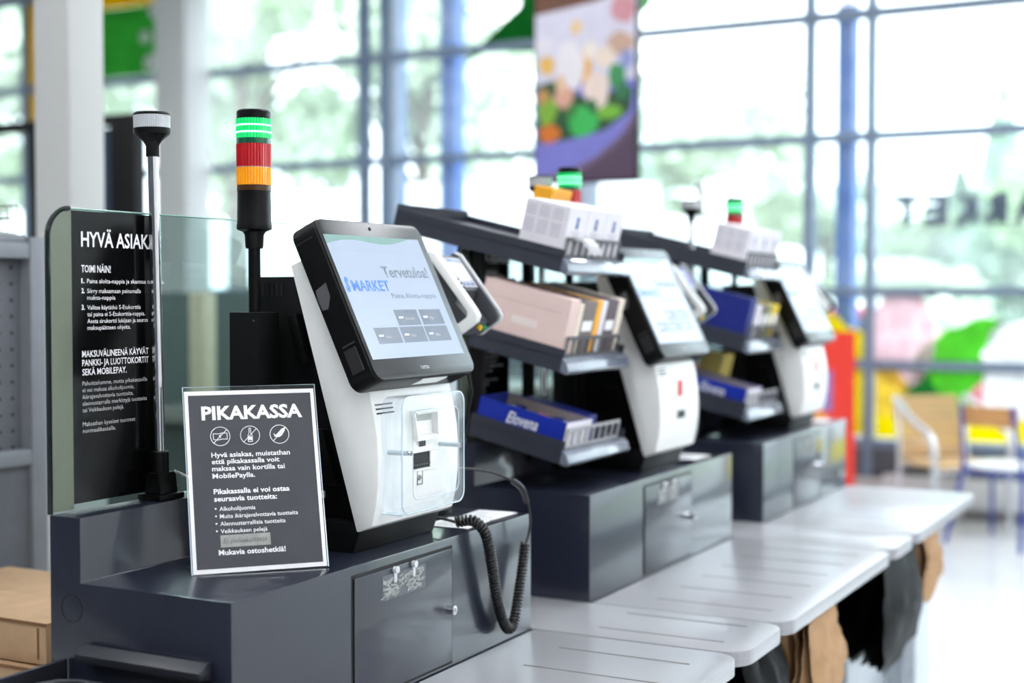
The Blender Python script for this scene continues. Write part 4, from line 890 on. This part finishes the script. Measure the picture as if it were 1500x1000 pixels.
for k, (cx, cy, rx, ry, c) in enumerate(((.12, .36, .11, .08, (130, 180, 60)), (.48, .30, .16, .08, (60, 190, 90)), (.75, .34, .14, .04, (120, 190, 60)), (.82, .52, .10, .07, (60, 150, 90)), (.15, .25, .12, .05, (220, 120, 40)), (.12, .60, .08, .05, (240, 190, 90)), (.50, .57, .08, .09, (240, 180, 90)), (.35, .58, .16, .14, (240, 236, 244)), (.62, .46, .14, .10, (244, 224, 214)), (.30, .43, .11, .06, (226, 170, 150)), (.85, .68, .14, .06, (206, 170, 150)), (.42, .78, .06, .04, (240, 206, 150)), (.26, .50, .05, .05, (236, 196, 160)), (.56, .66, .07, .05, (250, 240, 230)), (.70, .62, .10, .06, (244, 226, 210)), (.08, .44, .07, .04, (200, 150, 90)), (.88, .44, .07, .05, (50, 120, 80)), (.58, .38, .05, .04, (40, 110, 60)), (.30, .30, .05, .05, (30, 90, 50)), (.92, .60, .07, .05, (150, 160, 214)), (.38, .36, .05, .04, (60, 130, 60)), (.10, .70, .10, .05, (232, 228, 240)))):
    dpoly('picture_food', blob(cx, cy, rx, ry, sd=k+5), c, 8+k*.5) if False else obj('picture_food', B().prism([(ds(*p)[0], dyy-.0034-.0003*k, ds(*p)[1]) for p in blob(cx, cy, rx, ry, sd=k+5)], (0, -.0002, 0)), E('food_%d' % k, c), dd, smooth=False)
for x in (dx0+.12, dx1-.12): obj('hanger', B().cyl((x, dyy+.025, dz1+.01), (x, dyy+.025, CH), .012, n=8), BLACKM, dd)
# black gate frame far left
gf = root('gate_frame', (-5.4, 5.35, 0), 'black metal gate frame behind the near white pillar', 'gate')
for x0, x1 in ((-5.06, -4.90), (-5.62, -5.48), (-6.3, -6.24)): obj('post', B().box(x0, x1, 5.32, 5.40, 0, 2.34, .004), BLACKM, gf)
obj('top_bar', B().box(-6.3, -5.06, 5.33, 5.39, 2.29, 2.34), BLACKM, gf)
obj('infill_panel', B().box(-5.475, -5.07, 5.35, 5.37, .1, 2.28), mat('gate_infill', (44, 58, 78), .3), gf)
# staffed till behind the glass
tl = root('till_counter', (-3.9, 5.6, 0), 'dark grey staffed till counter seen through the green glass', 'counter')
obj('counter_body', B().box(-4.4, -3.5, 4.6, 7.2, 0, .92, .01), mat('counter_dark', (70, 76, 74), .5), tl)
obj('counter_top', B().box(-4.45, -3.45, 4.55, 7.25, .92, .96, .005), mat('counter_top', (120, 120, 116), .35), tl)
obj('screen_wall', B().box(-4.42, -4.36, 4.6, 7.2, .96, 1.46), mat('counter_screen', (52, 66, 62), .4), tl)
obj('beige_post', B().box(-4.0, -3.92, 4.66, 4.74, .96, 1.46, .005), mat('beige_post', (200, 190, 165), .5), tl)
# convector heater under the windows
ht = root('convector_heater', (-1.2, 9.44, 0), 'long white convector heater below the windows behind the chairs', 'heater')
obj('casing', B().box(-2.2, .6, 9.38, 9.5, .075, .265, .008), mat('heater_white', (226, 228, 230), .4), ht)
obj('grille', B().box(-2.16, .56, 9.40, 9.48, .2655, .268), mat('heater_grille', (150, 150, 152), .4), ht)
for x in (-2.1, -.8, .5): obj('foot', B().box(x-.02, x+.02, 9.41, 9.47, 0, .075), BLACKM, ht)
# red roll-up banner
bn = root('banner_stand', (-2.45, 8.75, 0), 'red and yellow roll up banner beside the farthest terminal', 'banner')
Mb = Matrix.Translation((-2.47, 8.75, 0)) @ Matrix.Rotation(math.radians(12), 4, 'Z')
obj('base_box', B().box(-.26, .26, -.05, .05, 0, .07, .01, M=Mb), mat('banner_base', (180, 180, 184), .3, metal=.6), bn)
obj('banner_sheet', B().box(-.24, .24, -.002, .002, .07, 1.22, M=Mb), mat('banner_red', (226, 52, 36), .5), bn)
obj('banner_picture', B().box(-.23, .10, -.0032, -.0022, .72, .98, M=Mb), mat('banner_violet', (140, 116, 176), .5), bn)
obj('banner_yellow', B().box(-.23, .06, -.0032, -.0022, .36, .70, M=Mb), mat('banner_yellow', (250, 196, 60), .5), bn)
obj('support_pole', B().cyl(Mb @ Vector((0, .02, .07)), Mb @ Vector((0, .02, 1.21)), .008, n=8), BLACKM, bn)
# wicker armchair
wc = root('wicker_armchair', (-1.68, 8.97, 0), 'woven tan armchair with aluminium arms near the windows', 'chair')
Mw = Matrix.Translation((-1.68, 8.97, 0)) @ Matrix.Rotation(math.radians(-46), 4, 'Z')
ALU = mat('aluminium_tube', (226, 228, 232), .28, metal=.7); WICK = mat('wicker_weave', (212, 176, 128), .7, var=.25, scale=120, bump=.8)
def tp_(P_, r, n=8): return B().tube([Mw @ p for p in catmull(P_, 5)], r, n)
for s in (-1, 1):
    obj('frame_leg', tp_([(-.27, s*.24, 0), (-.20, s*.24, .40), (-.24, s*.24, .70), (-.25, s*.24, .80)], .014), ALU, wc)
    obj('arm_rest', tp_([(-.25, s*.245, .80), (-.20, s*.26, .79), (.0, s*.27, .68), (.16, s*.27, .62), (.21, s*.27, .56), (.22, s*.26, .40), (.24, s*.25, 0)], .020), ALU, wc)
obj('seat', B().box(-.21, .22, -.225, .225, .40, .43, .012, M=Mw), WICK, wc)
b = B()
for k in range(8): 
    z0 = .44+k*.047; xo = -.215-.010*k
    b.box(xo-.008, xo+.008, -.22, .22, z0, z0+.043, .004, M=Mw)
obj('back_weave', b, WICK, wc)
obj('cross_bar', B().cyl(Mw @ Vector((-.2, -.24, .39)), Mw @ Vector((-.2, .24, .39)), .010, n=8), ALU, wc)
obj('cross_bar', B().cyl(Mw @ Vector((.22, -.25, .39)), Mw @ Vector((.22, .25, .39)), .010, n=8), ALU, wc)
# blue café chair
bc = root('cafe_chair', (-1.31, 8.66, 0), 'blue steel chair with wooden backrest and white seat at the right edge', 'chair')
Mb2 = Matrix.Translation((-1.31, 8.66, 0)) @ Matrix.Rotation(math.radians(-20), 4, 'Z')
NB = mat('blue_steel_tube', (40, 62, 150), .35, coat=.3); OAK = mat('oak_ply', (196, 142, 88), .5, var=.15, scale=18)
def tq(P_, r=.013): return B().tube([Mb2 @ p for p in catmull(P_, 5)], r, 8)
for s in (-1, 1):
    obj('rear_leg', tq([(s*.235, -.27, 0), (s*.19, -.16, .43), (s*.168, -.20, .62), (s*.162, -.235, .82)]), NB, bc)
    obj('front_leg', tq([(s*.22, .24, 0), (s*.19, .18, .43)]), NB, bc)
    obj('seat_rail', tq([(s*.19, .18, .43), (s*.19, .0, .435), (s*.19, -.16, .43)]), NB, bc)
obj('stretcher', tq([(-.19, -.16, .42), (0, -.16, .42), (.19, -.16, .42)]), NB, bc); obj('stretcher', tq([(-.19, .18, .42), (0, .18, .42), (.19, .18, .42)]), NB, bc)
obj('seat', B().prism([Mb2 @ Vector((x-.21, y-.19, .447)) for x, y in rrect(.42, .40, .12, 6)], (0, 0, .018), .004), mat('white_seat', (240, 240, 240), .35), bc)
obj('backrest', B().prism([Mb2 @ Vector(p) for p in ((-.178, -.206, .69), (-.10, -.216, .69), (.10, -.216, .69), (.178, -.206, .69), (.178, -.190, .69), (.10, -.200, .69), (-.10, -.200, .69), (-.178, -.190, .69))], Vector((0, -.012, .12)), .003), OAK, bc)
